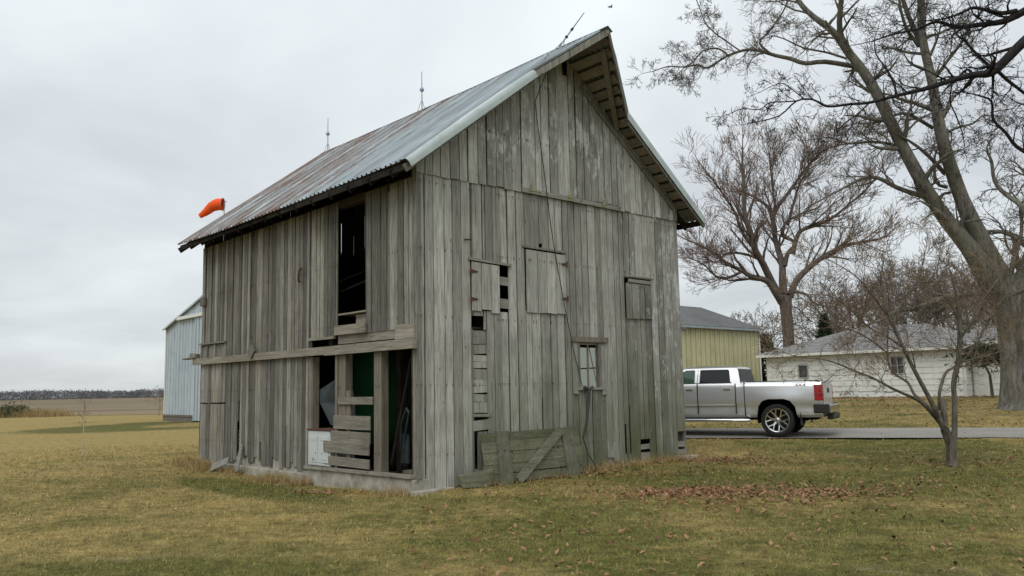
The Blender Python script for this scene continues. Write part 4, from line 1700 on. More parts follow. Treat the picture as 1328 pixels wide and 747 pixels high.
# a further white outbuilding right of the garage
p0 = at(1284, 510, 52)
ob = thing('outbuilding', 'small white outbuilding with a gable roof half hidden behind the thick tree trunk', 'outbuilding', (p0.x, p0.y, GZ))
mb = MB()
lap_wall(mb, (0, 0, 0), e * 5.0, .1, 2.3, -VV)
lap_wall(mb, dpt * 5, (0, 0, 0), .1, 2.3, UV)
lap_wall(mb, e * 5, e * 5 + dpt * 5, .1, 2.3, -UV)
mb.build('wall', M['siding_white'], ob)
mb = MB()
for d0, d1, z0, z1 in ((-.3, 2.5, 2.25, 3.6), (2.5, 5.3, 3.6, 2.25)):
    P = [e * -.3 + dpt * d0 + Vector((0, 0, z0)), e * 5.3 + dpt * d0 + Vector((0, 0, z0)), e * 5.3 + dpt * d1 + Vector((0, 0, z1)), e * -.3 + dpt * d1 + Vector((0, 0, z1))]
    mb.hexa(P + [q + Vector((0, 0, .08)) for q in P])
mb.build('roof', M['shingle_grey'], ob)

# ------------------------------------------------------------------ silver pickup
TA = R(28)
THX = Vector((-math.cos(TA), math.sin(TA), 0))      # heading
TLF = Vector((-math.sin(TA), -math.cos(TA), 0))     # its left, toward the camera
wc = at(1010, 566, 22.3)
tp = Vector((wc.x, wc.y, 0)) - TLF * .88
TZ = gh(tp.x, tp.y) + .03
truck = thing('pickup_truck', 'silver crew cab pickup truck with chrome wheels parked on the drive behind the barn', 'pickup truck', (tp.x, tp.y, max(TZ, wc.z - .01)), math.atan2(THX.y, THX.x))


def paint():
    g = NT('silver metallic paint', 0.26, 0.6, 0.5)
    n = g.noise(None, 900, 1)
    d = g.noise(None, 2.5, 5, 0.7)
    X, Y, Z = g.xyz()
    g.color(g.mix(g.mr(n, 0.3, 0.7), (0.60, 0.615, 0.63), (0.69, 0.705, 0.72)))
    dirt = g.math('MULTIPLY', g.mr(Z, .95, .5, 0, .55), g.mr(d, .35, .65))
    g.put(g.b.inputs['Roughness'], g.mr(dirt, 0, .5, .28, .6))
    g.b.inputs['Coat Weight'].default_value = 0.6
    g.b.inputs['Coat Roughness'].default_value = 0.06
    return g.m


M['silver'] = paint()
g = NT('tinted glass', 0.06, 0, 0.35)
g.color((0.012, 0.014, 0.016))
M['tint'] = g.m
M['rear_glass'] = flat('dark rear glass', (0.02, 0.022, 0.022), 0.25, 0, 0.12, 0.9, 5)
g = NT('greenish side glass', 0.04, 0, 0.6)
g.color((0.05, 0.085, 0.065))
M['green_glass'] = g.m
g = NT('red lamp lens', 0.12, 0, 0.6)
g.color((0.34, 0.006, 0.012))
M['red_lens'] = g.m
g = NT('clear lamp lens', 0.1, 0, 0.6)
g.color((0.6, 0.6, 0.6))
M['clear_lens'] = g.m
M['decal_red'] = flat('red decal', (0.30, 0.03, 0.03), 0.4)


def half_width(z, x):
    pts = [(.48, .86), (.56, .945), (.66, .955), (.80, .95), (.86, .995), (1.05, 1.0), (1.2, 1.0), (1.32, .985), (1.40, .955), (1.44, .90)]
    y = pts[-1][1]
    if z <= pts[0][0]:
        y = pts[0][1]
    else:
        for (za, ya), (zb, yb) in zip(pts[:-1], pts[1:]):
            if za <= z <= zb:
                y = ya + (yb - ya) * (z - za) / (zb - za)
                break
    for xw in (0, 3.645):
        y += .035 * math.exp(-((x - xw) / .62) ** 4) * sstep(.5, .75, z) * (1 - sstep(1.02, 1.28, z))
    y -= .10 * sstep(4.1, 4.62, x) + .035 * sstep(-.8, -1.16, x)
    return y


def top_z(x):
    if x < .84:
        return 1.435
    if x < 2.9:
        return 1.42
    return 1.42 - .13 * sstep(2.9, 4.6, x) - .02


def body_loft(x0, x1, nxs, nz=14):
    mb = MB()
    rings = []
    for i in range(nxs + 1):
        x = x0 + (x1 - x0) * i / nxs
        zt = top_z(x)
        zs = [.50 + (zt - .50) * k / nz for k in range(nz + 1)]
        ring = [(x, half_width(z * 1.435 / zt if z > 1.0 else z, x), z) for z in zs]
        ring = ring + [(x, -y, z) for _, y, z in reversed(ring)]
        rings.append(ring)
    n = len(rings[0])
    vs = [v for r_ in rings for v in r_]
    fs = [(i * n + k, i * n + (k + 1) % n, (i + 1) * n + (k + 1) % n, (i + 1) * n + k) for i in range(len(rings) - 1) for k in range(n)]
    fs += [tuple(range(n)), tuple(range((len(rings) - 1) * n, len(rings) * n))[::-1]]
    mb.add(vs, fs)
    return mb


def bool_cut(o, cutters):
    for c_ in cutters:
        md = o.modifiers.new('cut', 'BOOLEAN')
        md.object = c_
        md.operation = 'DIFFERENCE'
        md.solver = 'EXACT'
    dg = bpy.context.evaluated_depsgraph_get()
    me = bpy.data.meshes.new_from_object(o.evaluated_get(dg))
    o.modifiers.clear()
    o.data = me
    for c_ in cutters:
        bpy.data.objects.remove(c_)


def arch_cutter(x):
    b = MB()
    # squared wheel arch
    prof = [(-.50, .2), (-.52, .50), (-.47, .78), (-.36, .93), (-.2, .98), (.2, .98), (.36, .93), (.47, .78), (.52, .5), (.50, .2)]
    b.prism([(x + p, -1.3, q) for p, q in prof], (0, .75, 0))
    b.prism([(x + p, .55, q) for p, q in prof], (0, .75, 0))
    return b.build('cut', M['black_plastic'])


bed = body_loft(-1.14, .80, 24).build('bed', M['silver'], None)
cb = MB()
cb.box(-1.05, .72, -.80, .80, .95, 1.8)
bool_cut(bed, [arch_cutter(0), cb.build('cut', M['black_plastic'])])
bed.parent = truck
cabl = body_loft(.825, 4.58, 44).build('body', M['silver'], None)
bool_cut(cabl, [arch_cutter(3.645)])
cabl.parent = truck
for o_ in (bed, cabl):
    o_.data.polygons.foreach_set('use_smooth', [True] * len(o_.data.polygons))
    o_.data.set_sharp_from_angle(angle=R(32))
# arch liners
mb = MB()
for xw in (0, 3.645):
    for s in (-1, 1):
        mb.box(xw - .54, xw + .54, s * .54 - .03, s * .54 + .03, .36, .985)
        pr = [(-.495, .35), (-.51, .50), (-.46, .775), (-.355, .92), (-.2, .97), (.2, .97), (.355, .92), (.46, .775), (.51, .5), (.495, .35)]
        for (xa, za), (xb, zb) in zip(pr[:-1], pr[1:]):
            mb.hexa([(xw + xa, s * .55, za), (xw + xb, s * .55, zb), (xw + xb, s * .965, zb), (xw + xa, s * .965, za), (xw + xa * .98, s * .55, za - .006), (xw + xb * .98, s * .55, zb - .006), (xw + xb * .98, s * .965, zb - .006), (xw + xa * .98, s * .965, za - .006)])
mb.box(-.9, 4.3, -.45, .45, .42, .62)
mb.box(-1.1, 4.4, -.7, .7, .5, .6)
mb.build('chassis', M['liner'], truck)
# greenhouse
gh_b = MB()
prof = [(.915, 1.40, .93), (.955, 1.60, .88), (1.0, 1.80, .80), (1.04, 1.845, .76), (1.5, 1.885, .74), (2.0, 1.89, .74), (2.3, 1.87, .74), (2.5, 1.83, .755), (3.0, 1.56, .86), (3.28, 1.38, .93)]
sides = []
for s in (1, -1):
    sides.append([(x, s * y, z) for x, z, y in prof])
n_ = len(prof)
vs = sides[0] + sides[1]
# side skin as a strip fan: add roof crown points
crown = [(x, 0, z + (.02 if 1.7 < z else .0)) for x, z, y in prof]
vs += crown
fs = []
for i in range(n_ - 1):
    fs.append((i, i + 1, 2 * n_ + i + 1, 2 * n_ + i))
    fs.append((2 * n_ + i, 2 * n_ + i + 1, n_ + i + 1, n_ + i))
# planar-ish sides split in horizontal strips from belt to roof
gh_b.add(vs, fs)
for s in (1, -1):
    bl = [(.845, 1.40), (3.28, 1.38)]
    rows = []
    for z in (1.38, 1.46, 1.55, 1.65, 1.75, 1.82, 1.845):
        # front and back x at this height
        def xat(seq):
            for (xa, za), (xb, zb) in zip(seq[:-1], seq[1:]):
                if min(za, zb) - 1e-6 <= z <= max(za, zb) + 1e-6:
                    return xa + (xb - xa) * (z - za) / ((zb - za) or 1)
            return seq[-1][0]
        xb_ = xat([(.915, 1.38), (.955, 1.60), (1.0, 1.80), (1.04, 1.845)])
        xf_ = xat([(2.45, 1.845), (2.5, 1.83), (3.0, 1.56), (3.28, 1.38)])
        yv = .945 - (z - 1.38) * .40 - (.02 if z > 1.8 else 0)
        rows.append([(xb_ + (xf_ - xb_) * k / 10, s * yv, z) for k in range(11)])
    top = [(x, s * .74, 1.885 - .02 * abs(x - 1.8)) for x in [1.04 + 1.41 * k / 10 for k in range(11)]]
    rows.append(top)
    vv = [v for r_ in rows for v in r_]
    ff = [(i * 11 + k, i * 11 + k + 1, (i + 1) * 11 + k + 1, (i + 1) * 11 + k) for i in range(len(rows) - 1) for k in range(10)]
    gh_b.add(vv, ff)
gh_b.build('cab', M['silver'], truck, smooth=True, angle=35)
ysd = lambda z: .945 - (z - 1.38) * .40


def side_panel(b, poly, s, off, th=.01):
    P = [(x, s * (ysd(z) + off), z) for x, z in poly]
    b.prism(P, (0, -s * th, 0))


for s in (1, -1):
    b = MB()
    side_panel(b, [(1.17, 1.435), (1.19, 1.47), (1.23, 1.76), (1.27, 1.79), (2.0, 1.795), (2.03, 1.77), (2.03, 1.435)], s, .006)
    b.build('side_window', M['tint'], truck)
    b = MB()
    side_panel(b, [(2.17, 1.435), (2.17, 1.77), (2.2, 1.795), (2.42, 1.79), (2.52, 1.75), (2.93, 1.50), (2.97, 1.435)], s, .006)
    b.build('side_window', M['green_glass'], truck)
    # window surround seals
    b = MB()
    side_panel(b, [(1.15, 1.42), (1.15, 1.436), (3.0, 1.436), (3.0, 1.42)], s, .010)
    side_panel(b, [(2.085, 1.42), (2.085, 1.80), (2.095, 1.80), (2.095, 1.42)], s, .004)
    b.build('window_seal', M['black_plastic'], truck)
# rear and front glass
b = MB()
b.hexa([(.905, -.84, 1.455), (.905, .84, 1.455), (.94, .84, 1.455), (.94, -.84, 1.455), (.98, -.73, 1.80), (.98, .73, 1.80), (1.02, .73, 1.80), (1.02, -.73, 1.80)])
b.build('rear_window', M['rear_glass'], truck)
b = MB()
b.hexa([(3.24, -.80, 1.43), (3.24, .80, 1.43), (3.2, .80, 1.43), (3.2, -.80, 1.43), (2.56, -.70, 1.825), (2.56, .70, 1.825), (2.52, .70, 1.80), (2.52, -.70, 1.80)])
b.build('windshield', M['tint'], truck)
# doors: thin skins with dark shut lines around them
for s in (1, -1):
    for x0, x1 in ((1.06, 2.06), (2.10, 3.10)):
        b = MB()
        zs = [.60, .68, .80, .84, .88, 1.0, 1.15, 1.28, 1.36, 1.405]
        xs = [x0 + (x1 - x0) * k / 8 for k in range(9)]
        vv, ff = [], []
        for z in zs:
            for x in xs:
                cut = max(0, x0 + .0 - x)
                vv.append((x, s * (half_width(z, x) + .010), z))
        for i in range(len(zs) - 1):
            for k in range(8):
                ff.append((i * 9 + k, i * 9 + k + 1, (i + 1) * 9 + k + 1, (i + 1) * 9 + k))
        b.add(vv, ff)
        d_ = b.build('door', M['silver'], truck, smooth=True, angle=35)
        b = MB()
        b.box(x0 + .10, x0 + .30, s * 1.01 - .022, s * 1.01 + .022, 1.245, 1.275)
        b.build('handle', M['chrome'], d_, bevel=.008)
    for xx in (1.045, 2.08, 3.115):
        b = MB()
        b.box(xx - .012, xx + .012, s * 1.0 - .02, s * 1.0 + .004, .60, 1.41)
        b.build('shut_line', M['black_plastic'], truck)
    b = MB()
    b.box(.80, .826, s * .955 - .02, s * .955 + .02, .55, 1.44)
    b.build('shut_line', M['black_plastic'], truck)
    b = MB()
    b.beam((1.08, s * .992, .835), (3.1, s * .992, .835), .02, .03)
    b.build('side_molding', M['silver'], truck)
    # step bar
    b = MB()
    b.tube([(.72, s * .9, .42), (.85, s * .96, .425), (3.0, s * .96, .425), (3.12, s * .9, .42)], .045, 10)
    b.build('step_bar', M['chrome'], truck, smooth=True)
    b = MB()
    b.box(.84, 3.05, s * .82 - .06, s * .82 + .06, .44, .56)
    b.build('rocker', M['black_plastic'], truck)
# bed rail caps, tailgate, lights, bumper
b = MB()
for s in (1, -1):
    b.box(-1.10, .78, s * .865 - .05, s * .865 + .05, 1.434, 1.452)
b.box(-1.13, -1.04, -.8, .8, 1.434, 1.455)
b.build('rail_cap', M['black_plastic'], truck, bevel=.006)
b = MB()
b.box(-1.175, -1.142, -.76, .76, .76, 1.43)
b.hexa([(-1.23, -.74, 1.40), (-1.23, .74, 1.40), (-1.142, .76, 1.40), (-1.142, -.76, 1.40), (-1.21, -.74, 1.455), (-1.21, .74, 1.455), (-1.142, .76, 1.455), (-1.142, -.76, 1.455)])
tg = b.build('tailgate', M['silver'], truck, bevel=.012)
b = MB()
b.box(-1.19, -1.172, -.13, .13, 1.12, 1.24)
b.build('handle', M['black_plastic'], tg, bevel=.006)
for s in (1, -1):
    b = MB()
    b.prism([(-1.165, s * .77, .93), (-1.165, s * .965, .93), (-1.10, s * .975, .935), (-.965, s * .99, .97), (-.955, s * .985, 1.30), (-1.02, s * .97, 1.34), (-1.165, s * .945, 1.335), (-1.165, s * .77, 1.335)][:0] or
            [(-1.172, s * .775, .93), (-1.172, s * .955, .93), (-1.10, s * .985, .93), (-.965, s * .998, .94), (-.955, s * .90, .94), (-.955, s * .775, .93)], (0, 0, .40))
    tl = b.build('tail_light', M['red_lens'], truck, bevel=.012)
    b = MB()
    b.box(-1.178, -.99, s * .955 - .05, s * .955 + .046, 1.09, 1.13)
    b.build('reverse_lamp', M['decal_red'], tl)
    # side decal 4X4
    cu = bpy.data.curves.new('decal', 'FONT')
    cu.body = '4X4'
    cu.size = .10
    cu.align_x = 'CENTER'
    cu.extrude = .001
    cu.shear = .25
    to = bpy.data.objects.new('decal', cu)
    COL.objects.link(to)
    me = bpy.data.meshes.new_from_object(to.evaluated_get(bpy.context.evaluated_depsgraph_get()))
    bpy.data.objects.remove(to)
    me.materials.clear()
    me.materials.append(M['decal_red'])
    o_ = bpy.data.objects.new('decal', me)
    COL.objects.link(o_)
    o_.parent = truck
    o_.matrix_local = Matrix.Translation((-.62, s * 1.0, 1.315)) @ Matrix.Rotation(math.pi if s > 0 else 0, 4, 'Z') @ Matrix.Rotation(R(90 - 6), 4, 'X') @ Matrix.Scale(1.6, 4, (1, 0, 0))
b = MB()
b.hexa([(-1.33, -.80, .60), (-1.33, .80, .60), (-1.14, .80, .58), (-1.14, -.80, .58), (-1.33, -.80, .82), (-1.33, .80, .82), (-1.14, .80, .82), (-1.14, -.80, .82)])
bp_ = b.build('rear_bumper', M['chrome'], truck, bevel=.03)
for s in (1, -1):
    b = MB()
    P = [(-1.31, s * .74, .60), (-1.29, s * .93, .61), (-.93, s * 1.005, .62), (-.93, s * .9, .60)]
    b.hexa([*P, *[(x, y, z + .23) for x, y, z in P]])
    b.build('bumper_corner', M['black_plastic'], bp_, bevel=.025)
b = MB()
b.box(-1.36, -1.2, -.6, .6, .44, .58)
b.tube([(-1.32, 0, .48), (-1.38, 0, .48)], .035, 8)
b.build('hitch', M['black_plastic'], bp_)
# front end, hidden by the barn from here
b = MB()
b.box(4.56, 4.62, -.80, .80, .72, 1.18)
b.build('grille', M['black_plastic'], truck, bevel=.02)
for s in (1, -1):
    b = MB()
    b.box(4.50, 4.61, s * .80 - .13, s * .80 + .10, .92, 1.2)
    b.build('headlight', M['clear_lens'], truck, bevel=.02)
    b = MB()
    b.box(2.86, 3.0, s * 1.09 - .12, s * 1.09 + .12, 1.34, 1.60)
    b.box(2.88, 2.95, s * .98 - .05, s * .98 + .05, 1.36, 1.42)
    b.build('mirror', M['black_plastic'], truck, bevel=.03)
b = MB()
b.hexa([(4.42, -.95, .50), (4.72, -.80, .50), (4.72, .80, .50), (4.42, .95, .50), (4.42, -.95, .74), (4.72, -.80, .74), (4.72, .80, .74), (4.42, .95, .74)])
b.build('front_bumper', M['chrome'], truck, bevel=.03)
for s in (1, -1):
    b = MB()
    b.box(-.60, -.585, s * .84 - .14, s * .84 + .14, .30, .62)
    b.build('mud_flap', M['black_plastic'], truck)


def wheel(x, s):
    RW = .425
    y0 = s * .70
    b = MB()
    prof = [(.30, -.13), (.36, -.14), (.405, -.135), (.425, -.11), (.425, .11), (.405, .135), (.36, .14), (.30, .13), (.285, .10), (.285, -.10)]
    b.lathe(prof, (x, y0 + s * .13, RW), (0, s, 0), 40, close=True)
    t = b.build('wheel', M['tyre'], truck, smooth=True, angle=50)
    b = MB()
    b.lathe([(.305, .135), (.315, .128), (.30, .11), (.285, .09), (.27, -.05), (.26, -.1), (.001, -.1), (.001, -.09), (.25, -.09), (.262, .09), (.285, .125)], (x, y0 + s * .13, RW), (0, s, 0), 40)
    b.build('rim_barrel', M['black_plastic'], t, smooth=True)
    b = MB()
    o_ = Vector((x, y0 + s * .13, RW))
    b.lathe([(.312, .139), (.318, .130), (.300, .112), (.286, .112), (.286, .132)], o_, (0, s, 0), 40, close=True)
    b.lathe([(.001, .118), (.055, .116), (.075, .10), (.085, .07), (.001, .07)], o_, (0, s, 0), 18)
    for k in range(6):
        a = R(60 * k + 20)
        er = Vector((math.sin(a), 0, math.cos(a)))
        et = Vector((math.cos(a), 0, -math.sin(a)))
        n = Vector((0, s, 0))
        b.beam(o_ + er * .05 + n * .095, o_ + er * .165 + n * .105, .06, .03, up=n, w2=.05)
        for q in (-1, 1):
            b.beam(o_ + er * .15 + et * q * .01 + n * .105, o_ + er * .288 + et * q * .085 + n * .118, .036, .03, up=n, w2=.034)
    b.build('rim', M['chrome'], t, bevel=.004)


for x in (0, 3.645):
    for s in (1, -1):
        wheel(x, s)

# ------------------------------------------------------------------ windsock and bird
wp = at(291, 262, 34)
sock = thing('windsock', 'drooping orange windsock on a thin pole beyond the barn roof', 'windsock', (wp.x, wp.y, 0))
mb = MB()
mb.tube([(0, 0, -.1), (0, 0, wp.z + .02)], .022, 6)
mb.tube([(.0, 0, wp.z - .0), (.07, 0, wp.z), (.09, 0, wp.z + .04)], .018, 5)
mb.build('pole', M['rod'], sock)
S_ = 34 / FPX
pa = [(-2, 3), (-10, 3), (-17, 6), (-24, 12), (-33, 18)]
ra = [8.0, 7.8, 6.8, 5.2, 3.2]
b = MB()
pts = [Vector((x * S_, .02 * i, wp.z - y * S_)) for i, (x, y) in enumerate(pa)]
fine, fr = [], []
for i in range(len(pts) - 1):
    for k in range(4):
        fine.append(pts[i].lerp(pts[i + 1], k / 4))
        fr.append((ra[i] + (ra[i + 1] - ra[i]) * k / 4) * S_ * (1 + .025 * math.sin(i * 4 + k * 2.2)))
fine.append(pts[-1])
fr.append(ra[-1] * S_)
b.tube(fine, fr, 14, cap=False)
so = b.build('sock', M['orange'], sock, smooth=True, recalc=False)
md = MB()
md.lathe([(8.3 * S_, -.012), (8.3 * S_ + .015, 0), (8.3 * S_, .012)], pts[0], (1, 0, -.05), 16)
md.build('ring', M['rod'], sock)

bd = at(792, 9, 60)
bird = thing('bird', 'small dark bird flying above the barn peak', 'bird', bd, R(25))
mb = MB()
mb.lathe([(.001, -.16), (.03, -.12), (.05, -.03), (.045, .05), (.03, .11), (.02, .14), (.001, .17)], (0, 0, 0), (1, 0, -.15), 10)
bo = mb.build('body', M['bird'], bird, smooth=True)
for s in (1, -1):
    b = MB()
    b.prism([(.08, s * .03, .01), (.06, s * .16, .07), (-.02, s * .32, .04), (-.06, s * .20, .05), (-.07, s * .03, 0)], (0, 0, -.012))
    b.build('wing', M['bird'], bird)
b = MB()
b.prism([(-.12, .02, 0), (-.12, -.02, 0), (-.26, -.06, .02), (-.26, .06, .02)], (0, 0, -.008))
b.build('tail', M['bird'], bird)
# ------------------------------------------------------------------ trees
class Twigs:
    """collects tapered branches as quads; thick and thin ones go to separate parts"""
    def __init__(s, seed):
        s.rng = random.Random(seed)
        s.parts = {}

    def sweep(s, key, pts, rad, n):
        P = np.asarray(pts, dtype=float)
        T = np.empty_like(P)
        T[1:-1] = P[2:] - P[:-2]
        T[0] = P[1] - P[0]
        T[-1] = P[-1] - P[-2]
        T /= np.linalg.norm(T, axis=1, keepdims=True) + 1e-9
        ref = np.array([.31, .17, .9]) if abs(T[0, 2]) < .85 else np.array([.9, .3, .1])
        A = np.cross(T, ref)
        A /= np.linalg.norm(A, axis=1, keepdims=True) + 1e-9
        B = np.cross(T, A)
        g = np.arange(n) * 2 * math.pi / n
        ring = P[:, None, :] + (A[:, None, :] * np.cos(g)[None, :, None] + B[:, None, :] * np.sin(g)[None, :, None]) * np.asarray(rad)[:, None, None]
        m_ = len(P)
        d = s.parts.setdefault(key, [[], [], 0])
        i = np.arange(m_ - 1)[:, None] * n
        k = np.arange(n)[None, :]
        q = np.stack([i + k, i + (k + 1) % n, i + n + (k + 1) % n, i + n + k], 2).reshape(-1, 4) + d[2]
        d[0].append(ring.reshape(-1, 3))
        d[1].append(q)
        d[2] += m_ * n

    def build(s, key, name, mat, parent, smooth=True):
        if key not in s.parts:
            return
        d = s.parts[key]
        V_ = np.concatenate(d[0])
        if parent is not None:
            V_ = V_ - np.array(parent.location)
        return np_mesh(name, V_, np.concatenate(d[1]), mat, parent, smooth=smooth)


def rand_perp(rng, d):
    while True:
        v = Vector((rng.uniform(-1, 1), rng.uniform(-1, 1), rng.uniform(-1, 1)))
        v -= d * v.dot(d)
        if v.length > .2:
            return v.normalized()


def grow(T, p, d, Ln, r, lvl, cfg):
    """one branch and, from it, its children"""
    rng = T.rng
    n = max(3, min(8, int(3 + Ln / cfg['seg'])))
    pts, rad = [p.copy()], [r]
    d = d.normalized()
    dirs = [d]
    kink = cfg['kink'] * (1.25 if lvl else .8)
    for i in range(n):
        d = (d + rand_perp(rng, d) * rng.uniform(0, kink) + Vector((0, 0, cfg['up'] * (1 if lvl else .5)))).normalized()
        p = p + d * (Ln / n)
        pts.append(p.copy())
        rad.append(max(cfg['rmin'], r * (1 - .80 * (i + 1) / n)))
        dirs.append(d)
    T.sweep('limb' if r > cfg['split'] else 'twig', pts, rad, 6 if r > .08 else (4 if r > .02 else 3))
    if lvl >= cfg['levels']:
        return
    cnt = cfg['kids'][min(lvl, len(cfg['kids']) - 1)]
    cnt = max(1, int(cnt * rng.uniform(.75, 1.25)))
    for j in range(cnt):
        t = rng.uniform(.22 if lvl else .3, 1.0)
        f = t * n
        i = min(n - 1, int(f))
        q = pts[i].lerp(pts[i + 1], f - i)
        dd_ = dirs[i + 1]
        ang = rng.uniform(*cfg['ang'])
        cd_ = (dd_ * math.cos(ang) + rand_perp(rng, dd_) * math.sin(ang)).normalized()
        grow(T, q, cd_, Ln * rng.uniform(*cfg['len']) * (1.15 - .55 * t), max(cfg['rmin'], rad[i] * rng.uniform(.42, .62)), lvl + 1, cfg)


def limb(T, pts, radii, cfg, kids, klen, start=.15, lvl=1, sub=3, krad=None, key='limb', bias=None):
    """a traced limb, smoothed, with children grown from it"""
    P = [Vector(p) for p in pts]
    out, ro = [], []
    for i in range(len(P) - 1):
        a, b, c, d = P[max(i - 1, 0)], P[i], P[i + 1], P[min(i + 2, len(P) - 1)]
        for k in range(sub):
            t = k / sub
            out.append(.5 * ((2 * b) + (c - a) * t + (2 * a - 5 * b + 4 * c - d) * t * t + (3 * b - a - 3 * c + d) * t ** 3))
            ro.append(radii[i] + (radii[i + 1] - radii[i]) * t)
    out.append(P[-1])
    ro.append(radii[-1])
    T.sweep(key, out, ro, 10 if max(ro) > .2 else (7 if max(ro) > .05 else 5))
    rng = T.rng
    n = len(out) - 1
    for j in range(kids):
        t = start + (1 - start) * ((j + rng.random()) / kids)
        f = t * n
        i = min(n - 1, int(f))
        q = out[i].lerp(out[i + 1], f - i)
        dr_ = (out[i + 1] - out[i]).normalized()
        ang = rng.uniform(*cfg['ang']) * 1.1
        cd_ = (dr_ * math.cos(ang) + rand_perp(rng, dr_) * math.sin(ang))
        if bias is not None:
            cd_ += Vector(bias)
        r = min(ro[i] * .5, krad or 1)
        grow(T, q, cd_, klen * rng.uniform(.55, 1.2) * (1.1 - .5 * t), max(r, cfg['rmin']), lvl, cfg)
    # the tip carries on
    grow(T, out[-1], out[-1] - out[-2], klen * .7, ro[-1], lvl, cfg)


def trace(pp, Y, seed, amp=.6):
    """pixels of a limb to points at its distance, weaving a little in depth"""
    rng = random.Random(seed)
    a, b = rng.uniform(-amp, amp), rng.uniform(0, 6)
    r_ = []
    acc = 0
    for i, q in enumerate(pp):
        acc += 0 if i == 0 else math.hypot(q[0] - pp[i - 1][0], q[1] - pp[i - 1][1])
        off = q[2] if len(q) > 2 else a * min(1.5, acc / 120) + .25 * amp * math.sin(b + acc / 60) * min(1, acc / 60)
        r_.append(at(q[0], q[1], Y + off))
    return r_


def px2r(px, Y):
    return px * Y / FPX / 2


def cfg_(**k):
    d = dict(seg=.5, kink=.45, up=.03, rmin=.006, split=.035, levels=4, kids=[4, 5, 4, 3], ang=(.5, 1.15), len=(.45, .7))
    d.update(k)
    return d


# --- big forked tree at the right
YB = 30.0
tb_ = at(1322, 531, YB)
big = thing('bare_tree', 'huge bare tree with thick grey trunk forking into two leaning limbs, right edge', 'tree', (tb_.x, tb_.y, tb_.z))
T = Twigs(21)
CB = cfg_(levels=4, kids=[4, 5, 5, 3], rmin=.006, kink=.42, up=.02, seg=.45, len=(.5, .85))


def big_limb(pp, wpx, kids, klen, seed, amp=1.2, start=.15, lvl=1, key='limb'):
    limb(T, trace(pp, YB, seed, amp), [px2r(w_ * .86, YB) for w_ in wpx], CB, kids, klen, start, lvl, key=key)


# trunk, flared at the root
limb(T, [at(1322, 541, YB), at(1322, 526, YB), at(1322, 495, YB), at(1320, 450, YB), at(1316, 415, YB), at(1308, 385, YB)], [px2r(q, YB) for q in (64, 48, 43, 42, 45, 47)], cfg_(levels=0), 0, .5, key='trunk')
big_limb([(1306, 395), (1281, 358), (1256, 320), (1215, 268), (1172, 193), (1132, 112), (1102, 70)], (44, 34, 26, 21, 18, 15.5, 13), 12, 2.2, 1, .5, .35, key='trunk')
big_limb([(1102, 70), (1081, 42), (1054, 21), (1035, 0), (1018, -40), (1000, -90)], (14, 11, 9, 8, 6, 4), 8, 2.2, 2)
big_limb([(1100, 68), (1089, 40), (1091, 0), (1096, -50), (1090, -110)], (11, 9, 8, 6, 4), 7, 2.2, 3)
big_limb([(1308, 390), (1277, 325), (1247, 257), (1222, 180), (1210, 112), (1196, 48), (1194, 0), (1190, -70), (1176, -140)], (46, 32, 21, 18, 14, 12, 10, 8, 5), 18, 2.2, 4, .5, .4, key='trunk')
big_limb([(1196, 60), (1178, 20), (1165, -20), (1150, -70)], (9, 7, 6, 4), 8, 2.1, 41)
big_limb([(1108, 86), (1070, 80), (1044, 82), (1025, 76), (1006, 72), (974, 64), (944, 72), (918, 88), (905, 84), (886, 87), (867, 86), (846, 93)], (8, 7.5, 7, 6.5, 6, 5, 4, 3.2, 3, 2.4, 2, 1.4), 22, 1.25, 5, 1.6, .35)
big_limb([(944, 72), (931, 63), (912, 66), (899, 80), (885, 90)], (3, 2.8, 2.4, 2, 1.4), 9, .9, 6)
big_limb([(1000, 70), (985, 56), (996, 42), (1006, 29), (1018, 10), (1022, -8), (1010, -40)], (4, 3.8, 3.4, 3, 2.6, 2.2, 1.6), 10, 1.1, 7)
big_limb([(960, 66), (930, 45), (915, 30), (908, 12), (900, -8)], (2.4, 2.2, 2, 1.6, 1.2), 11, .8, 8)
big_limb([(1098, 76), (1072, 68), (1042, 62), (1016, 50), (1000, 46)], (4, 3.4, 2.8, 2, 1.4), 8, 1.0, 9)
big_limb([(1195, 254), (1165, 244), (1139, 231), (1118, 232), (1090, 246), (1060, 262)], (8, 7, 6, 5, 3.4, 2), 10, 1.4, 10, 1.0)
big_limb([(1176, 193), (1150, 186), (1128, 184), (1100, 186), (1075, 178), (1050, 182)], (5, 4.6, 4, 3.4, 2.6, 1.6), 9, 1.3, 11, 1.2)
big_limb([(1210, 166), (1186, 152), (1168, 147), (1140, 158), (1110, 160)], (6, 5.4, 4.6, 3.4, 2), 8, 1.3, 12, 1.2)
big_limb([(1192, 60), (1186, 52), (1176, 38), (1168, 12), (1164, -20)], (7, 6, 5, 4, 3), 8, 1.4, 13)
big_limb([(1225, 225), (1210, 208), (1195, 194), (1178, 182), (1160, 172)], (7, 6, 5, 4, 2.4), 7, 1.3, 14)
big_limb([(1224, 175), (1240, 166), (1262, 160), (1275, 150), (1290, 150)], (5, 4.4, 3.4, 2.6, 1.6), 8, 1.2, 15)
big_limb([(1214, 100), (1228, 80), (1248, 54), (1262, 30), (1280, 8)], (6, 5, 4, 3, 2), 9, 1.4, 16)
big_limb([(1228, 243), (1214, 236), (1212, 205), (1218, 190)], (5, 4.6, 3.6, 2), 6, 1.0, 17)
big_limb([(1232, 250), (1222, 252), (1214, 262), (1200, 258)], (4.6, 4, 3, 2), 6, 1.0, 18)
big_limb([(1282, 378), (1262, 380), (1235, 384), (1208, 392), (1190, 399), (1163, 404), (1140, 416), (1115, 424)], (12, 11, 10, 9, 8, 6, 4, 2.4), 12, 1.3, 19, 1.0)
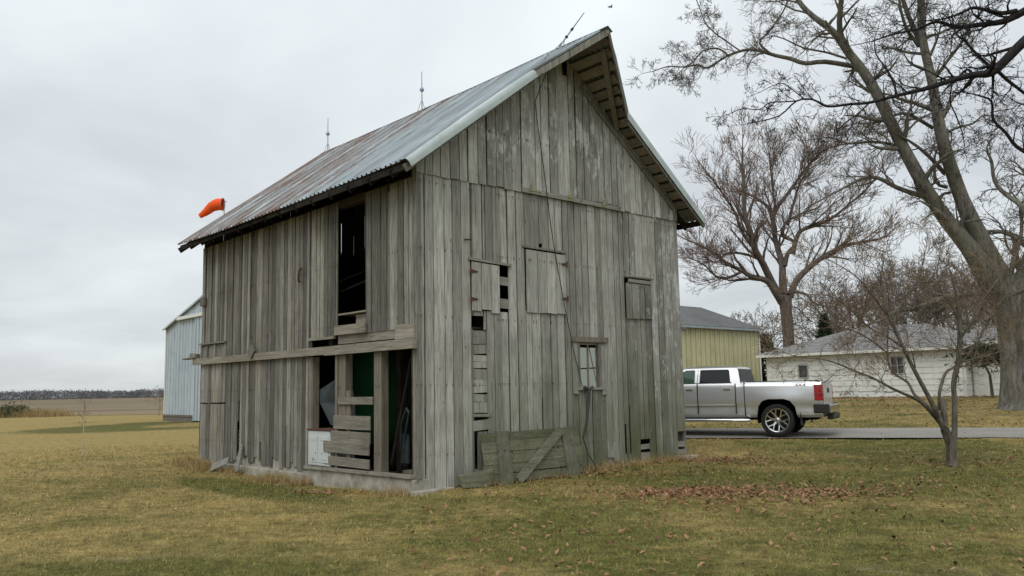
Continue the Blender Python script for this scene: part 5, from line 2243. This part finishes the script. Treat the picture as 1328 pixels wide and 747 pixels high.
big_limb([(1316, 390), (1332, 350), (1345, 300), (1352, 230), (1350, 150)], (34, 26, 20, 16, 10), 10, 2.4, 20)
big_limb([(1306, 400), (1312, 350), (1325, 300), (1322, 262)], (10, 8, 6, 4), 8, 1.5, 24)
big_limb([(1342, 300), (1325, 268), (1304, 252), (1290, 235), (1286, 210), (1280, 196)], (9, 8, 7, 6, 5, 3), 10, 1.3, 22)
# sprouts round the fork
for k in range(60):
    q = at(T.rng.uniform(1255, 1325), T.rng.uniform(345, 440), YB - T.rng.uniform(.3, .8))
    grow(T, q, Vector((T.rng.uniform(-.8, .6), T.rng.uniform(-.9, .1), T.rng.uniform(.1, 1.2))), T.rng.uniform(.6, 1.7), .010, 3, CB)
T.build('trunk', 'trunk', M['bark_big'], big)
T.build('limb', 'limbs', M['bark_big'], big)
T.build('twig', 'crown', M['twig_big'], big, False)

# --- a nearer dark tree whose trunk stands outside the frame; its boughs reach in
YD = 17.0
db = Vector((15.0, 17.5, gh(15.0, 17.5)))
dark = thing('bare_tree', 'nearer dark bare tree whose black boughs reach in across the upper right corner', 'tree', db)
T = Twigs(77)
CD = cfg_(levels=4, kids=[3, 4, 3, 3], rmin=.0042, kink=.48, up=.0, split=.025, seg=.35, len=(.5, .85))


def dk(pp, wpx, kids, klen, seed, amp=.5, start=.1):
    limb(T, trace(pp, YD, seed, amp), [px2r(w_ * .85, YD) for w_ in wpx], CD, int(kids * .8), klen, start)


limb(T, [(15.0, 17.5, db.z - .1), (15.0, 17.5, db.z + .5), (14.9, 17.4, 3), (14.7, 17.2, 5.5), (14.2, 17.0, 8), (14.4, 17.2, 11)], [.5, .40, .36, .32, .26, .16], cfg_(levels=0), 0, .5, key='trunk')
dk([(1590, 120), (1480, 30), (1400, 20), (1360, 30), (1328, 54), (1306, 76), (1286, 94), (1262, 97), (1235, 104), (1200, 115), (1163, 124), (1128, 133), (1103, 135), (1073, 138), (1054, 129), (1033, 131), (1011, 150), (982, 158)],
   (24, 20, 17, 16, 15, 14, 13, 10, 8.5, 7, 5.5, 4.6, 4, 3.6, 3, 2.6, 2.2, 1.4), 38, .95, 31, .5, .25)
dk([(1033, 131), (1016, 132), (998, 133), (985, 142), (963, 141), (945, 148)], (2.4, 2.2, 2, 1.8, 1.4, 1), 9, .55, 32)
dk([(1045, 130), (1030, 118), (1015, 108), (1000, 112), (985, 120)], (2, 1.8, 1.6, 1.2, 1), 7, .55, 33)
dk([(1480, 10), (1400, -5), (1340, 10), (1318, 20), (1300, 28), (1270, 32), (1240, 35), (1215, 28), (1190, 38), (1160, 44), (1130, 54)], (15, 14, 13, 12, 10, 8, 6, 5, 4, 3, 2), 22, .9, 34, .4, .3)
dk([(1318, 14), (1300, 17), (1284, 14), (1262, 10), (1248, 16), (1226, 24), (1205, 26)], (8, 7, 6, 5, 4, 3, 2), 12, .8, 35)
dk([(1290, 92), (1268, 72), (1252, 54), (1240, 44), (1236, 30)], (6, 5, 4, 3, 2.4), 9, .8, 36)
dk([(1294, 92), (1308, 105), (1325, 118), (1345, 135), (1360, 160)], (6, 5.6, 5, 4, 3), 9, .8, 37)
dk([(1262, 98), (1254, 90), (1240, 104), (1230, 112), (1224, 118)], (5, 4.4, 3.6, 3, 2), 7, .6, 38)
dk([(1345, 205), (1318, 190), (1304, 172), (1288, 155), (1286, 132), (1270, 124), (1250, 120)], (7, 6, 5, 4.4, 3.6, 2.6, 1.6), 12, .75, 39)
dk([(1236, 104), (1232, 130), (1240, 150), (1248, 172), (1252, 196)], (2.6, 2.4, 2.2, 1.8, 1.2), 7, .55, 40)
dk([(1163, 124), (1158, 105), (1150, 90), (1136, 70), (1134, 50)], (4, 3.6, 3, 2.4, 1.6), 8, .7, 42)
dk([(1128, 133), (1110, 150), (1095, 160), (1080, 178)], (2.6, 2.2, 1.8, 1.2), 6, .6, 43)
T.build('trunk', 'trunk', M['bark_dark'], dark)
T.build('limb', 'limbs', M['bark_dark'], dark)
T.build('twig', 'crown', M['bark_dark'], dark, False)

# --- reddish spreading tree behind the yellow shed
YR = 66.0
rb = at(1022, 500, YR)
red = thing('bare_tree', 'wide spreading bare tree with reddish buds standing behind the yellow shed', 'tree', (rb.x, rb.y, .6))
T = Twigs(5)
CR = cfg_(levels=5, kids=[4, 4, 6, 4, 2], rmin=.0125, kink=.26, up=.09, split=.07, seg=.9, ang=(.3, .85), len=(.55, .85))


def rl(pp, wpx, kids, klen, seed, amp=3.0, start=.25, lvl=2):
    limb(T, trace(pp, YR, seed, amp), [px2r(w_ * .78, YR) for w_ in wpx], CR, int(kids * 1.5), klen, start, lvl)


limb(T, [Vector((rb.x, rb.y, .3)), at(1022, 470, YR), at(1023, 446, YR), at(1020, 410, YR), at(1018, 384, YR)], [px2r(q, YR) for q in (24, 17, 15, 15, 18)], cfg_(levels=0), 0, .5, key='trunk')
rl([(1014, 392), (1005, 378), (994, 364), (973, 358), (962, 351), (941, 341), (925, 328), (908, 318), (892, 312)], (14, 12, 10, 8, 7, 5.5, 4, 3, 2), 12, 3.6, 1)
rl([(962, 352), (945, 360), (928, 358), (915, 345), (903, 338)], (5, 4.4, 3.6, 2.6, 1.6), 7, 2.8, 2)
rl([(1008, 380), (999, 362), (990, 343), (979, 323), (974, 304), (966, 280), (965, 246), (963, 219), (963, 190)], (14, 12, 11, 10, 9, 7, 5.5, 4, 2.4), 16, 3.8, 3)
rl([(978, 322), (962, 300), (954, 277), (942, 258), (928, 238), (915, 222)], (7, 6, 5, 4, 3, 2), 10, 3.6, 4)
rl([(988, 338), (968, 330), (945, 328), (932, 335), (918, 330)], (5, 4.4, 3.4, 2.4, 1.6), 7, 2.8, 5)
rl([(1017, 390), (1015, 364), (1014, 341), (1006, 313), (1001, 282), (995, 268), (982, 258), (966, 250)], (16, 13, 11, 9, 7, 5.4, 4, 2.4), 11, 3.6, 6)
rl([(1002, 284), (1009, 268), (1024, 248), (1039, 227), (1060, 202), (1078, 191), (1101, 186), (1118, 182)], (7, 6, 5.4, 4.6, 3.8, 3, 2.2, 1.4), 15, 3.6, 7)
rl([(1006, 272), (1003, 250), (1000, 225), (998, 206)], (4.4, 3.8, 3, 1.8), 9, 3.2, 8)
rl([(1018, 345), (1022, 328), (1032, 316), (1016, 304), (1018, 290), (1030, 282), (1042, 276), (1060, 270)], (8, 7.4, 6, 5, 4.6, 4, 3, 2), 10, 3.2, 9)
rl([(1022, 292), (1028, 268), (1036, 241), (1046, 222), (1050, 200)], (5, 4.4, 3.6, 2.8, 1.8), 10, 3.4, 10)
rl([(1024, 386), (1033, 364), (1054, 343), (1073, 330), (1095, 319), (1118, 314), (1140, 310)], (13, 10, 9, 8, 6.5, 5, 3), 11, 3.6, 11)
rl([(1028, 330), (1032, 312), (1039, 299), (1058, 292), (1080, 282), (1101, 265), (1123, 246), (1135, 232)], (9, 8, 7, 6, 5, 4, 3, 2), 13, 3.6, 12)
rl([(1030, 378), (1046, 382), (1055, 392), (1075, 398), (1095, 392)], (5, 4.4, 3.6, 2.6, 1.6), 7, 2.8, 13)
T.build('trunk', 'trunk', M['bark_red'], red)
T.build('limb', 'limbs', M['bark_red'], red)
T.build('twig', 'crown', M['twig_red'], red, False)

# --- small multi-stemmed tree on the lawn
YS = 15.7
sb = at(1234, 600, YS)
small = thing('young_tree', 'small bare multi-stemmed tree with a low crooked fork growing on the lawn before the drive', 'tree', (sb.x, sb.y, gh(sb.x, sb.y)))
T = Twigs(9)
CS = cfg_(levels=4, kids=[4, 5, 4, 2], rmin=.0034, kink=.42, up=.045, split=.014, seg=.3, ang=(.4, 1.0), len=(.55, .88))


def sl(pp, wpx, kids, klen, seed, amp=.5, start=.2, lvl=1, key='limb'):
    limb(T, trace(pp, YS, seed, amp), [px2r(w_ * .6, YS) for w_ in wpx], CS, kids, klen, start, lvl, key=key)


z0 = gh(sb.x, sb.y)
limb(T, [Vector((sb.x + .02, sb.y, z0 - .05)), Vector((sb.x + .01, sb.y, z0 + .05)), at(1234, 580, YS), at(1231, 570, YS), at(1225, 556, YS)], [px2r(q, YS) for q in (19, 14, 12, 12, 11)], cfg_(levels=0), 0, .3, key='trunk')
sl([(1229, 566), (1219, 545), (1210, 525), (1188, 484), (1170, 448), (1158, 422), (1148, 395), (1142, 366), (1146, 338)], (15, 12, 10, 8.5, 7, 5.5, 4, 3, 2), 14, .95, 1, .6, .35)
sl([(1222, 552), (1206, 530), (1186, 512), (1177, 496), (1157, 482), (1151, 460), (1152, 415), (1153, 392), (1148, 360)], (9, 7.5, 6.5, 6, 5, 4.4, 4, 3, 2), 13, .9, 2, .7, .3)
sl([(1218, 548), (1203, 530), (1189, 518), (1160, 505), (1134, 491), (1109, 481), (1073, 467), (1038, 463), (1020, 458)], (8, 7.5, 7, 6, 5, 4, 3, 2, 1.2), 14, .8, 3, .8, .35)
sl([(1237, 578), (1238, 555), (1238, 520), (1237, 496), (1243, 467), (1245, 428), (1243, 402), (1240, 380), (1232, 350)], (14, 12, 11, 11, 11, 10, 9, 4, 2), 9, .8, 4, .3, .4)
sl([(1219, 532), (1218, 510), (1226, 484), (1236, 477), (1247, 470), (1260, 454), (1271, 438), (1279, 422), (1292, 400)], (8, 7, 6.5, 6, 5.4, 4.6, 4, 3, 2), 12, .85, 5, .7, .3)
sl([(1245, 440), (1258, 420), (1270, 395), (1285, 375), (1302, 350)], (6, 5, 4, 3, 2), 11, .9, 6)
sl([(1170, 450), (1150, 436), (1128, 425), (1106, 404), (1085, 388), (1060, 378)], (5, 4.4, 3.6, 2.8, 2, 1.2), 11, .85, 7)
sl([(1158, 424), (1170, 395), (1186, 372), (1195, 348), (1200, 325)], (5, 4.2, 3.4, 2.4, 1.6), 11, .85, 8)
sl([(1151, 458), (1128, 440), (1104, 428), (1075, 420), (1052, 402)], (4, 3.4, 2.8, 2, 1.2), 10, .8, 10)
sl([(1152, 410), (1130, 382), (1112, 360), (1090, 345), (1060, 330)], (4, 3.4, 2.8, 2, 1.2), 10, .85, 11)
sl([(1245, 425), (1236, 400), (1222, 382), (1215, 352), (1220, 330)], (4.4, 3.8, 3, 2.2, 1.4), 10, .85, 12)
sl([(1247, 470), (1275, 462), (1300, 455), (1325, 440)], (3.6, 3, 2.4, 1.4), 9, .8, 13)
limb(T, [at(1226, 552, YS - .1), at(1224, 535, YS - .12), at(1223, 518, YS - .12)], [px2r(q, YS) for q in (8, 8, 7.5)], cfg_(levels=0), 0, .01)
T.build('trunk', 'trunk', M['bark_small'], small)
T.build('limb', 'limbs', M['bark_small'], small)
T.build('twig', 'crown', M['twig_small'], small, False)


# --- other bare trees further back: each grown on its own
def bare_tree(px, Y, base_z, ht, spread, seed, label, trunk_r=.22, mats=('bark_far', 'twig_far'), levels=4, kids=None, lean=0, rmin=None, limbs=14, group=None):
    p = at(px, 500, Y)
    t = thing('bare_tree', label, 'tree', (p.x, p.y, base_z), group=group)
    T_ = Twigs(seed)
    rng = T_.rng
    C = cfg_(levels=levels, kids=kids or [4, 4, 4, 3], rmin=rmin or Y * .00019, kink=.38, up=.05, split=max(.05, Y * .0009), seg=.9, ang=(.3, .9), len=(.55, .82))
    b0 = Vector((p.x, p.y, base_z - .2))
    n = 6
    pts, rad = [], []
    q = b0.copy()
    for i in range(n + 1):
        pts.append(q.copy())
        rad.append(trunk_r * (1.25 if i == 0 else 1 - .75 * i / n))
        q = q + Vector((rng.uniform(-.05, .05) + lean, rng.uniform(-.05, .05), 1)) * (ht * .62 / n)
    T_.sweep('trunk', pts, rad, 8)
    for j in range(limbs):
        f = rng.uniform(1.7, n)
        i = min(n - 1, int(f))
        o_ = pts[i].lerp(pts[i + 1], f - i)
        az = j * 2.4 + rng.uniform(-.4, .4)
        d = Vector((math.cos(az) * spread, math.sin(az) * spread, rng.uniform(.45, 1.1)))
        grow(T_, o_, d, ht * rng.uniform(.32, .5) * (1.2 - .1 * f), rad[i] * rng.uniform(.45, .65), 1, C)
    T_.build('trunk', 'trunk', M[mats[0]], t)
    T_.build('limb', 'limbs', M[mats[0]], t)
    T_.build('twig', 'crown', M[mats[1]], t, False)
    return t


GB = 'bare trees standing in a thicket behind the white garage'
for k, (px, Y, ht, sp, lb) in enumerate([
        (1078, 76, 11.5, .9, 'leftmost bare tree of the brown thicket behind the garage'),
        (1120, 70, 11.0, .9, 'low bare tree of the brown thicket above the left half of the garage roof'),
        (1160, 78, 13.0, .9, 'bare tree of the brown thicket above the middle of the garage roof'),
        (1196, 68, 12.0, .8, 'bare tree of the brown thicket above the right end of the garage roof'),
        (1228, 80, 13.5, .9, 'bare tree of the brown thicket left of the forked limbs of the huge tree'),
        (1262, 72, 12.0, .9, 'bare tree of the brown thicket just behind the huge trunk'),
        (1312, 66, 12.0, .9, 'rightmost bare tree of the brown thicket behind the huge trunk'),
        (1345, 84, 13.0, .9, 'bare tree of the brown thicket cut by the right edge of the photo')]):
    bare_tree(px, Y, .7, ht, sp, 100 + k, lb, .26, limbs=20, kids=[5, 6, 5, 3], group=GB)
bare_tree(963, 72, .6, 8.6, .9, 150, 'small grey bare tree above the roof of the yellow shed', .24, ('bark_far', 'twig_far'), kids=[4, 4, 3, 3])
bare_tree(1000, 74, .6, 9.0, .6, 151, 'thin bare tree beside the trunk of the reddish tree', .2, ('bark_far', 'twig_far'), kids=[4, 4, 3, 3])
bare_tree(207, 66, 0, 2.8, .8, 152, 'leafless small bush at the left corner of the pale blue shed', .03, ('twig_far', 'twig_far'), levels=3, kids=[4, 4, 3], rmin=.012, limbs=7)
# thin white sapling on the left lawn
sp_ = at(107, 590, 23.2)
t = thing('sapling', 'thin pale leafless sapling standing alone on the left lawn', 'sapling', (sp_.x, sp_.y, gh(sp_.x, sp_.y)))
T = Twigs(33)
T.sweep('trunk', [(sp_.x, sp_.y, -.05), (sp_.x + .01, sp_.y, .5), (sp_.x - .01, sp_.y, 1.1)], [.013, .012, .010], 6)
T.sweep('twig', [(sp_.x - .01, sp_.y, 1.1), (sp_.x, sp_.y, 1.5), (sp_.x + .01, sp_.y, 1.85)], [.009, .007, .004], 5)
CX = cfg_(levels=2, kids=[2, 2], rmin=.004, kink=.3, up=.08, seg=.15)
for k in range(12):
    a = T.rng.uniform(0, 6.28)
    grow(T, Vector((sp_.x, sp_.y, .75 + .08 * k)), Vector((math.cos(a), math.sin(a), .7)), T.rng.uniform(.15, .32), .004, 1, CX)
T.build('trunk', 'trunk', flat('pale sapling stem', (.42, .40, .36), .8), t)
T.build('twig', 'crown', M['twig_red'], t, False)


# --- evergreens
def conifer(px, py, Y, base_z, ht, rad_, seed, label, n=2600, mat='needle', cone=True):
    p = at(px, py, Y)
    t = thing('evergreen', label, 'evergreen', (p.x, p.y, base_z))
    rng = np.random.default_rng(seed)
    b = MB()
    b.tube([(0, 0, -.1), (0, 0, ht * .5), (0, 0, ht * .96)], [.14, .09, .02], 7)
    b.build('trunk', M['bark_red'], t)
    h = rng.random(n) ** (1.35 if cone else .9)
    z = .25 + h * (ht - .3)
    env = rad_ * ((1 - h) ** .85 if cone else np.sqrt(np.clip(1 - (2 * h - .8) ** 2 * .8, .05, 1)))
    az = rng.random(n) * 6.283
    lay = .62 + .38 * np.sin(z * 7 + az * 2) ** 2
    rr_ = env * lay * np.sqrt(rng.random(n) * .75 + .25)
    c_ = np.stack([np.cos(az) * rr_, np.sin(az) * rr_, z - rr_ * .2], 1)
    ln = rng.uniform(.14, .34, n)[:, None]
    d = np.stack([np.cos(az) + rng.normal(0, .5, n), np.sin(az) + rng.normal(0, .5, n), rng.normal(.1, .45, n)], 1)
    d /= np.linalg.norm(d, axis=1, keepdims=True)
    s_ = np.cross(d, rng.normal(size=(n, 3)))
    s_ /= np.linalg.norm(s_, axis=1, keepdims=True)
    wd = ln * .22
    vs = np.stack([c_ - s_ * wd, c_ + s_ * wd, c_ + d * ln + s_ * wd * .2, c_ + d * ln - s_ * wd * .2], 1).reshape(-1, 3)
    q = np.arange(n * 4).reshape(-1, 4)
    np_mesh('crown', vs, q, M[mat], t)
    return t


conifer(1074, 500, 62, .6, 6.0, 1.7, 1, 'dark pointed evergreen rising behind the left part of the garage roof', 4200)
conifer(991, 500, 58, .6, 4.4, 1.2, 2, 'dark evergreen between the yellow shed and the white garage', 4200, cone=False)
conifer(1322, 500, 60, .7, 7.8, 3.4, 3, 'tall dark evergreen behind the huge trunk at the right edge', 8000)
# low evergreen shrub tucked against the wing of the garage
p = at(1276, 462, 39)
t = thing('evergreen_shrub', 'dark green drooping evergreen bough between the garage wing and the huge trunk', 'shrub', (p.x + .25, p.y, .6))
b = MB()
b.tube([(0, 0, -.1), (-.05, 0, 1.2), (-.5, 0, 2.2)], [.08, .06, .03], 6)
b.build('stem', M['bark_red'], t)
rng = np.random.default_rng(4)
n = 2200
c_ = rng.normal(size=(n, 3)) * np.array([.55, .5, .24]) + np.array([-.1, 0, 2.2])
c_[:, 2] -= .12 * np.abs(c_[:, 0] + .5)
d = rng.normal(size=(n, 3)) * np.array([1, 1, .5])
d /= np.linalg.norm(d, axis=1, keepdims=True)
s_ = np.cross(d, rng.normal(size=(n, 3)))
s_ /= np.linalg.norm(s_, axis=1, keepdims=True)
ln = rng.uniform(.1, .26, n)[:, None]
vs = np.stack([c_ - s_ * ln * .2, c_ + s_ * ln * .2, c_ + d * ln + s_ * ln * .05, c_ + d * ln - s_ * ln * .05], 1).reshape(-1, 3)
np_mesh('crown', vs, np.arange(n * 4).reshape(-1, 4), M['needle'], t)

# --- shrub and brush at the lawn's far left edge
p = at(14, 541, 72)
t = thing('shrub', 'dark low shrub at the far edge of the left lawn', 'shrub', (p.x, p.y, 0))
rng = np.random.default_rng(8)
n = 1500
c_ = rng.normal(size=(n, 3)) * np.array([.75, .6, .30]) + np.array([0, 0, .4])
c_[:, 2] = np.abs(c_[:, 2])
d = rng.normal(size=(n, 3))
d /= np.linalg.norm(d, axis=1, keepdims=True)
s_ = np.cross(d, rng.normal(size=(n, 3)))
s_ /= np.linalg.norm(s_, axis=1, keepdims=True)
ln = rng.uniform(.12, .3, n)[:, None]
vs = np.stack([c_ - s_ * ln * .2, c_ + s_ * ln * .2, c_ + d * ln + s_ * ln * .08, c_ + d * ln - s_ * ln * .08], 1).reshape(-1, 3)
np_mesh('foliage', vs, np.arange(n * 4).reshape(-1, 4), M['brush_leaf'], t)
p = at(48, 541, 72)


def blades(name, base, length, width, lean, mat, seed, curve=.35):
    """two-segment blades: base (n,3)"""
    rng = np.random.default_rng(seed)
    n = len(base)
    az = rng.random(n) * 6.283
    ln = length * rng.uniform(.5, 1.25, n)
    le = lean * rng.uniform(.2, 1.6, n)
    dx = np.stack([np.cos(az), np.sin(az), np.zeros(n)], 1)
    a2 = rng.random(n) * 6.283
    sd_ = np.stack([np.cos(a2), np.sin(a2), np.zeros(n)], 1) * (width * rng.uniform(.6, 1.4, n))[:, None] / 2
    tip = base + dx * (np.sin(le) * ln)[:, None]
    tip[:, 2] += np.cos(le) * ln
    vs = np.stack([base - sd_, base + sd_, tip], 1).reshape(-1, 3)
    tris = np.arange(n * 3).reshape(-1, 3)
    return np_mesh(name, vs, None, mat, None, tris=tris)


rng = np.random.default_rng(12)
n = 3000
bs = np.stack([p.x + rng.normal(0, 1.3, n), p.y + rng.normal(0, .7, n), np.zeros(n)], 1)
tag(blades('dry_grass', bs, .75, .03, .5, M['straw'], 3), 'clump of tall straw coloured grass beside the dark shrub on the far left lawn edge', 'grass', kind='stuff')

# --- grass blades over the near lawn, thinning with distance
rng = np.random.default_rng(7)


def barn_inside(x, y, mrg=.0):
    lx = (x - BX) * VV.x + (y - BY) * VV.y
    ly = (x - BX) * UV.x + (y - BY) * UV.y
    return (lx > -.12 - mrg) & (lx < W + mrg) & (ly > -.12 - mrg) & (ly < L + mrg), lx, ly


def on_drive(x, y):
    s = (x - D0.x) * dn.x + (y - D0.y) * dn.y
    return (s > -.02) & (s < 3.02)


bases, lens = [], []
for r0, r1, dens, ln, wd in ((5.6, 9, 1700, .042, .006), (9, 13, 1000, .045, .008), (13, 19, 480, .05, .012), (19, 30, 150, .06, .02)):
    area = 1.32 / 2 * (r1 ** 2 - r0 ** 2)
    n = int(area * dens)
    r_ = np.sqrt(rng.random(n) * (r1 ** 2 - r0 ** 2) + r0 ** 2)
    a = (rng.random(n) - .5) * 1.32
    x, y = r_ * np.sin(a), r_ * np.cos(a)
    ins, _, _ = barn_inside(x, y)
    ok = ~ins & ~on_drive(x, y)
    # tufty: keep more where a noise says so
    x, y = x[ok], y[ok]
    cl = np.sin(x * 9.1 + 2 * np.sin(y * 5.3)) * np.sin(y * 8.3 + 2 * np.sin(x * 4.7))
    ok = rng.random(len(x)) < .62 + .38 * cl
    x, y = x[ok], y[ok]
    z = np.array([gh(a_, b_) for a_, b_ in zip(x.tolist(), y.tolist())])
    bases.append((np.stack([x, y, z], 1), ln, wd))
VV_, TT_ = [], []
for (b_, ln, wd) in bases:
    n = len(b_)
    az = rng.random(n) * 6.283
    l_ = ln * rng.uniform(.5, 1.5, n)
    le = rng.uniform(.2, 1.35, n)
    dx = np.stack([np.cos(az), np.sin(az), np.zeros(n)], 1)
    a2 = rng.random(n) * 6.283
    s_ = np.stack([np.cos(a2), np.sin(a2), np.zeros(n)], 1) * (wd * rng.uniform(.6, 1.4, n))[:, None] / 2
    tip = b_ + dx * (np.sin(le) * l_)[:, None]
    tip[:, 2] += np.cos(le) * l_
    VV_.append(np.stack([b_ - s_, b_ + s_, tip], 1).reshape(-1, 3))
V_ = np.concatenate(VV_)
tag(np_mesh('grass', V_, None, M['blade'], None, tris=np.arange(len(V_)).reshape(-1, 3)), 'short dormant lawn grass of mixed tan and green blades', 'grass', kind='stuff')

# tall dead grass along the foot of the barn
bs = []
for ya, yb, dmax, nn, wch in ((7.2, 9.2, .7, 2400, 0), (6.2, 7.0, .3, 300, 0), (4.0, 4.9, .7, 1300, 0), (3.2, 3.7, .5, 500, 0), (0.1, .6, .35, 150, 0), (0, .6, .3, 150, 0)):
    for _ in range(nn):
        ly = rng.uniform(ya, yb)
        lx = -.08 - abs(rng.normal(0, dmax * .45))
        q = bw((lx, ly, 0))
        bs.append((q.x, q.y, gh(q.x, q.y) - .01))
for _ in range(2600):
    lx = rng.uniform(1.0, 7.3)
    q = bw((lx, -.05 - abs(rng.normal(0, .13)), 0))
    bs.append((q.x, q.y, gh(q.x, q.y) - .01))
tag(blades('dry_grass', np.array(bs), .21, .011, .8, M['straw'], 5), 'matted straw coloured dead grass along the foot of the barn walls', 'grass', kind='stuff')
bs = []
for _ in range(700):
    ly = rng.uniform(.6, 2.0)
    q = bw((-.1 - abs(rng.normal(0, .16)), ly, 0))
    bs.append((q.x, q.y, gh(q.x, q.y) - .01))
tag(blades('green_grass', np.array(bs), .11, .009, .8, M['blade'], 6), 'greener tuft of grass below the concrete foundation under the opening', 'grass', kind='stuff')

# taller tufts the mower missed
bs = []
for _ in range(420):
    r_ = math.sqrt(rng.uniform(5.8 ** 2, 20 ** 2))
    a = rng.uniform(-.66, .66)
    x, y = r_ * math.sin(a), r_ * math.cos(a)
    if barn_inside(np.array(x), np.array(y), .2)[0] or on_drive(x, y):
        continue
    z = gh(x, y)
    for _ in range(int(rng.integers(8, 26))):
        bs.append((x + rng.normal(0, .05), y + rng.normal(0, .05), z - .01))
tag(blades('grass_tufts', np.array(bs), .085, .008, .7, M['blade'], 15), 'scattered taller tufts of grass standing out of the short lawn', 'grass', kind='stuff')

# --- fallen leaves
LX = []
cl = [((3.3, 12.6), (1.25, .5), 900), ((2.75, 12.75), (.45, .25), 420), ((4.3, 12.1), (1.0, .7), 380), ((2.3, 12.7), (.4, .22), 220), ((3.2, 11.4), (.9, .45), 140), ((8.4, 16.0), (.8, .5), 160), ((4.2, 17.6), (.55, .25), 260), ((-3.2, 14.2), (.3, .15), 130), ((1.6, 15.4), (.9, .35), 220), ((4.6, 17.0), (.9, .5), 140)]
for (cx, cy), (sx, sy), n in cl:
    for _ in range(n):
        LX.append((rng.normal(cx, sx), rng.normal(cy, sy)))
for _ in range(2200):        # scattered on the right half
    a, r_ = rng.uniform(-.12, .64), math.sqrt(rng.uniform(6.5 ** 2, 21 ** 2))
    LX.append((r_ * math.sin(a), r_ * math.cos(a)))
for _ in range(130):
    a, r_ = rng.uniform(-.64, .0), math.sqrt(rng.uniform(6.5 ** 2, 22 ** 2))
    LX.append((r_ * math.sin(a), r_ * math.cos(a)))
for _ in range(7500):        # beyond the drive, towards the big tree and garage
    x, y = rng.uniform(5, 26), rng.uniform(22, 46)
    LX.append((x, y))
Vl, Tl = [], []
for (x, y) in LX:
    if barn_inside(x, y, -.05)[0] or (on_drive(x, y) and rng.random() < .93):
        continue
    far = max(1, math.hypot(x, y) / 22)
    sc = rng.uniform(.024, .052) * (1.0 + .5 * (far - 1))
    az = rng.random() * 6.283
    z = gh(x, y) + rng.uniform(.012, .045)
    ca, sa = math.cos(az), math.sin(az)
    t1, t2 = rng.normal(0, .35), rng.normal(0, .35)
    # a lobed leaf folded along its midrib
    out_ = [(-1, 0), (-.35, .42), (-.2, .25), (.25, .62), (.35, .28), (1, 0), (.35, -.28), (.25, -.62), (-.2, -.25), (-.35, -.42)]
    fold = rng.uniform(.1, .6)
    b0 = len(Vl)
    for (u, v) in out_:
        px_, py_ = u * sc, v * sc
        Vl.append((x + px_ * ca - py_ * sa, y + px_ * sa + py_ * ca, z + abs(py_) * fold + px_ * t1 + py_ * t2 * .4))
    Tl += [(b0, b0 + 9, b0 + 1), (b0 + 1, b0 + 9, b0 + 8), (b0 + 1, b0 + 8, b0 + 2), (b0 + 2, b0 + 8, b0 + 7), (b0 + 2, b0 + 7, b0 + 3), (b0 + 3, b0 + 7, b0 + 6), (b0 + 3, b0 + 6, b0 + 4), (b0 + 4, b0 + 6, b0 + 5)]
tag(np_mesh('fallen_leaves', np.array(Vl), None, M['leaf'], None, tris=np.array(Tl)), 'brown dead leaves scattered over the lawn and heaped in a patch right of the barn', 'leaves', kind='stuff')

# --- bare woods on the horizon
rng = np.random.default_rng(2)
C_, D_ = [], []
n = 5200
az = rng.uniform(-1.0, .9, n)
rr_ = rng.uniform(720, 900, n)
ht = 6.0 + 1.0 * np.sin(az * 9) * np.sin(az * 23 + 1) + rng.normal(0, .7, n)
ht = np.clip(ht * np.where(az < -.42, 1.0, 1.1), 4, 12)
K_ = 46
c0 = np.stack([np.sin(az) * rr_, np.cos(az) * rr_, np.zeros(n)], 1)
c_ = np.repeat(c0, K_, 0)
h_ = np.repeat(ht, K_)
u = rng.random(n * K_) ** .85
c_ = c_ + np.stack([rng.normal(0, 1.9, n * K_), rng.normal(0, 1.9, n * K_), u * h_], 1)
d = rng.normal(size=(n * K_, 3)) * np.array([.55, .55, 1])
d /= np.linalg.norm(d, axis=1, keepdims=True)
s_ = np.cross(d, rng.normal(size=(n * K_, 3)))
s_ /= np.linalg.norm(s_, axis=1, keepdims=True)
ln = rng.uniform(.6, 1.5, n * K_)[:, None]
vs = np.stack([c_ - s_ * ln * .22, c_ + s_ * ln * .22, c_ + d * ln], 1).reshape(-1, 3)
tag(np_mesh('woods', vs, None, M['tree_line'], None, tris=np.arange(len(vs)).reshape(-1, 3)), 'far strip of bare grey woods along the horizon beyond the field', 'woods', kind='stuff')
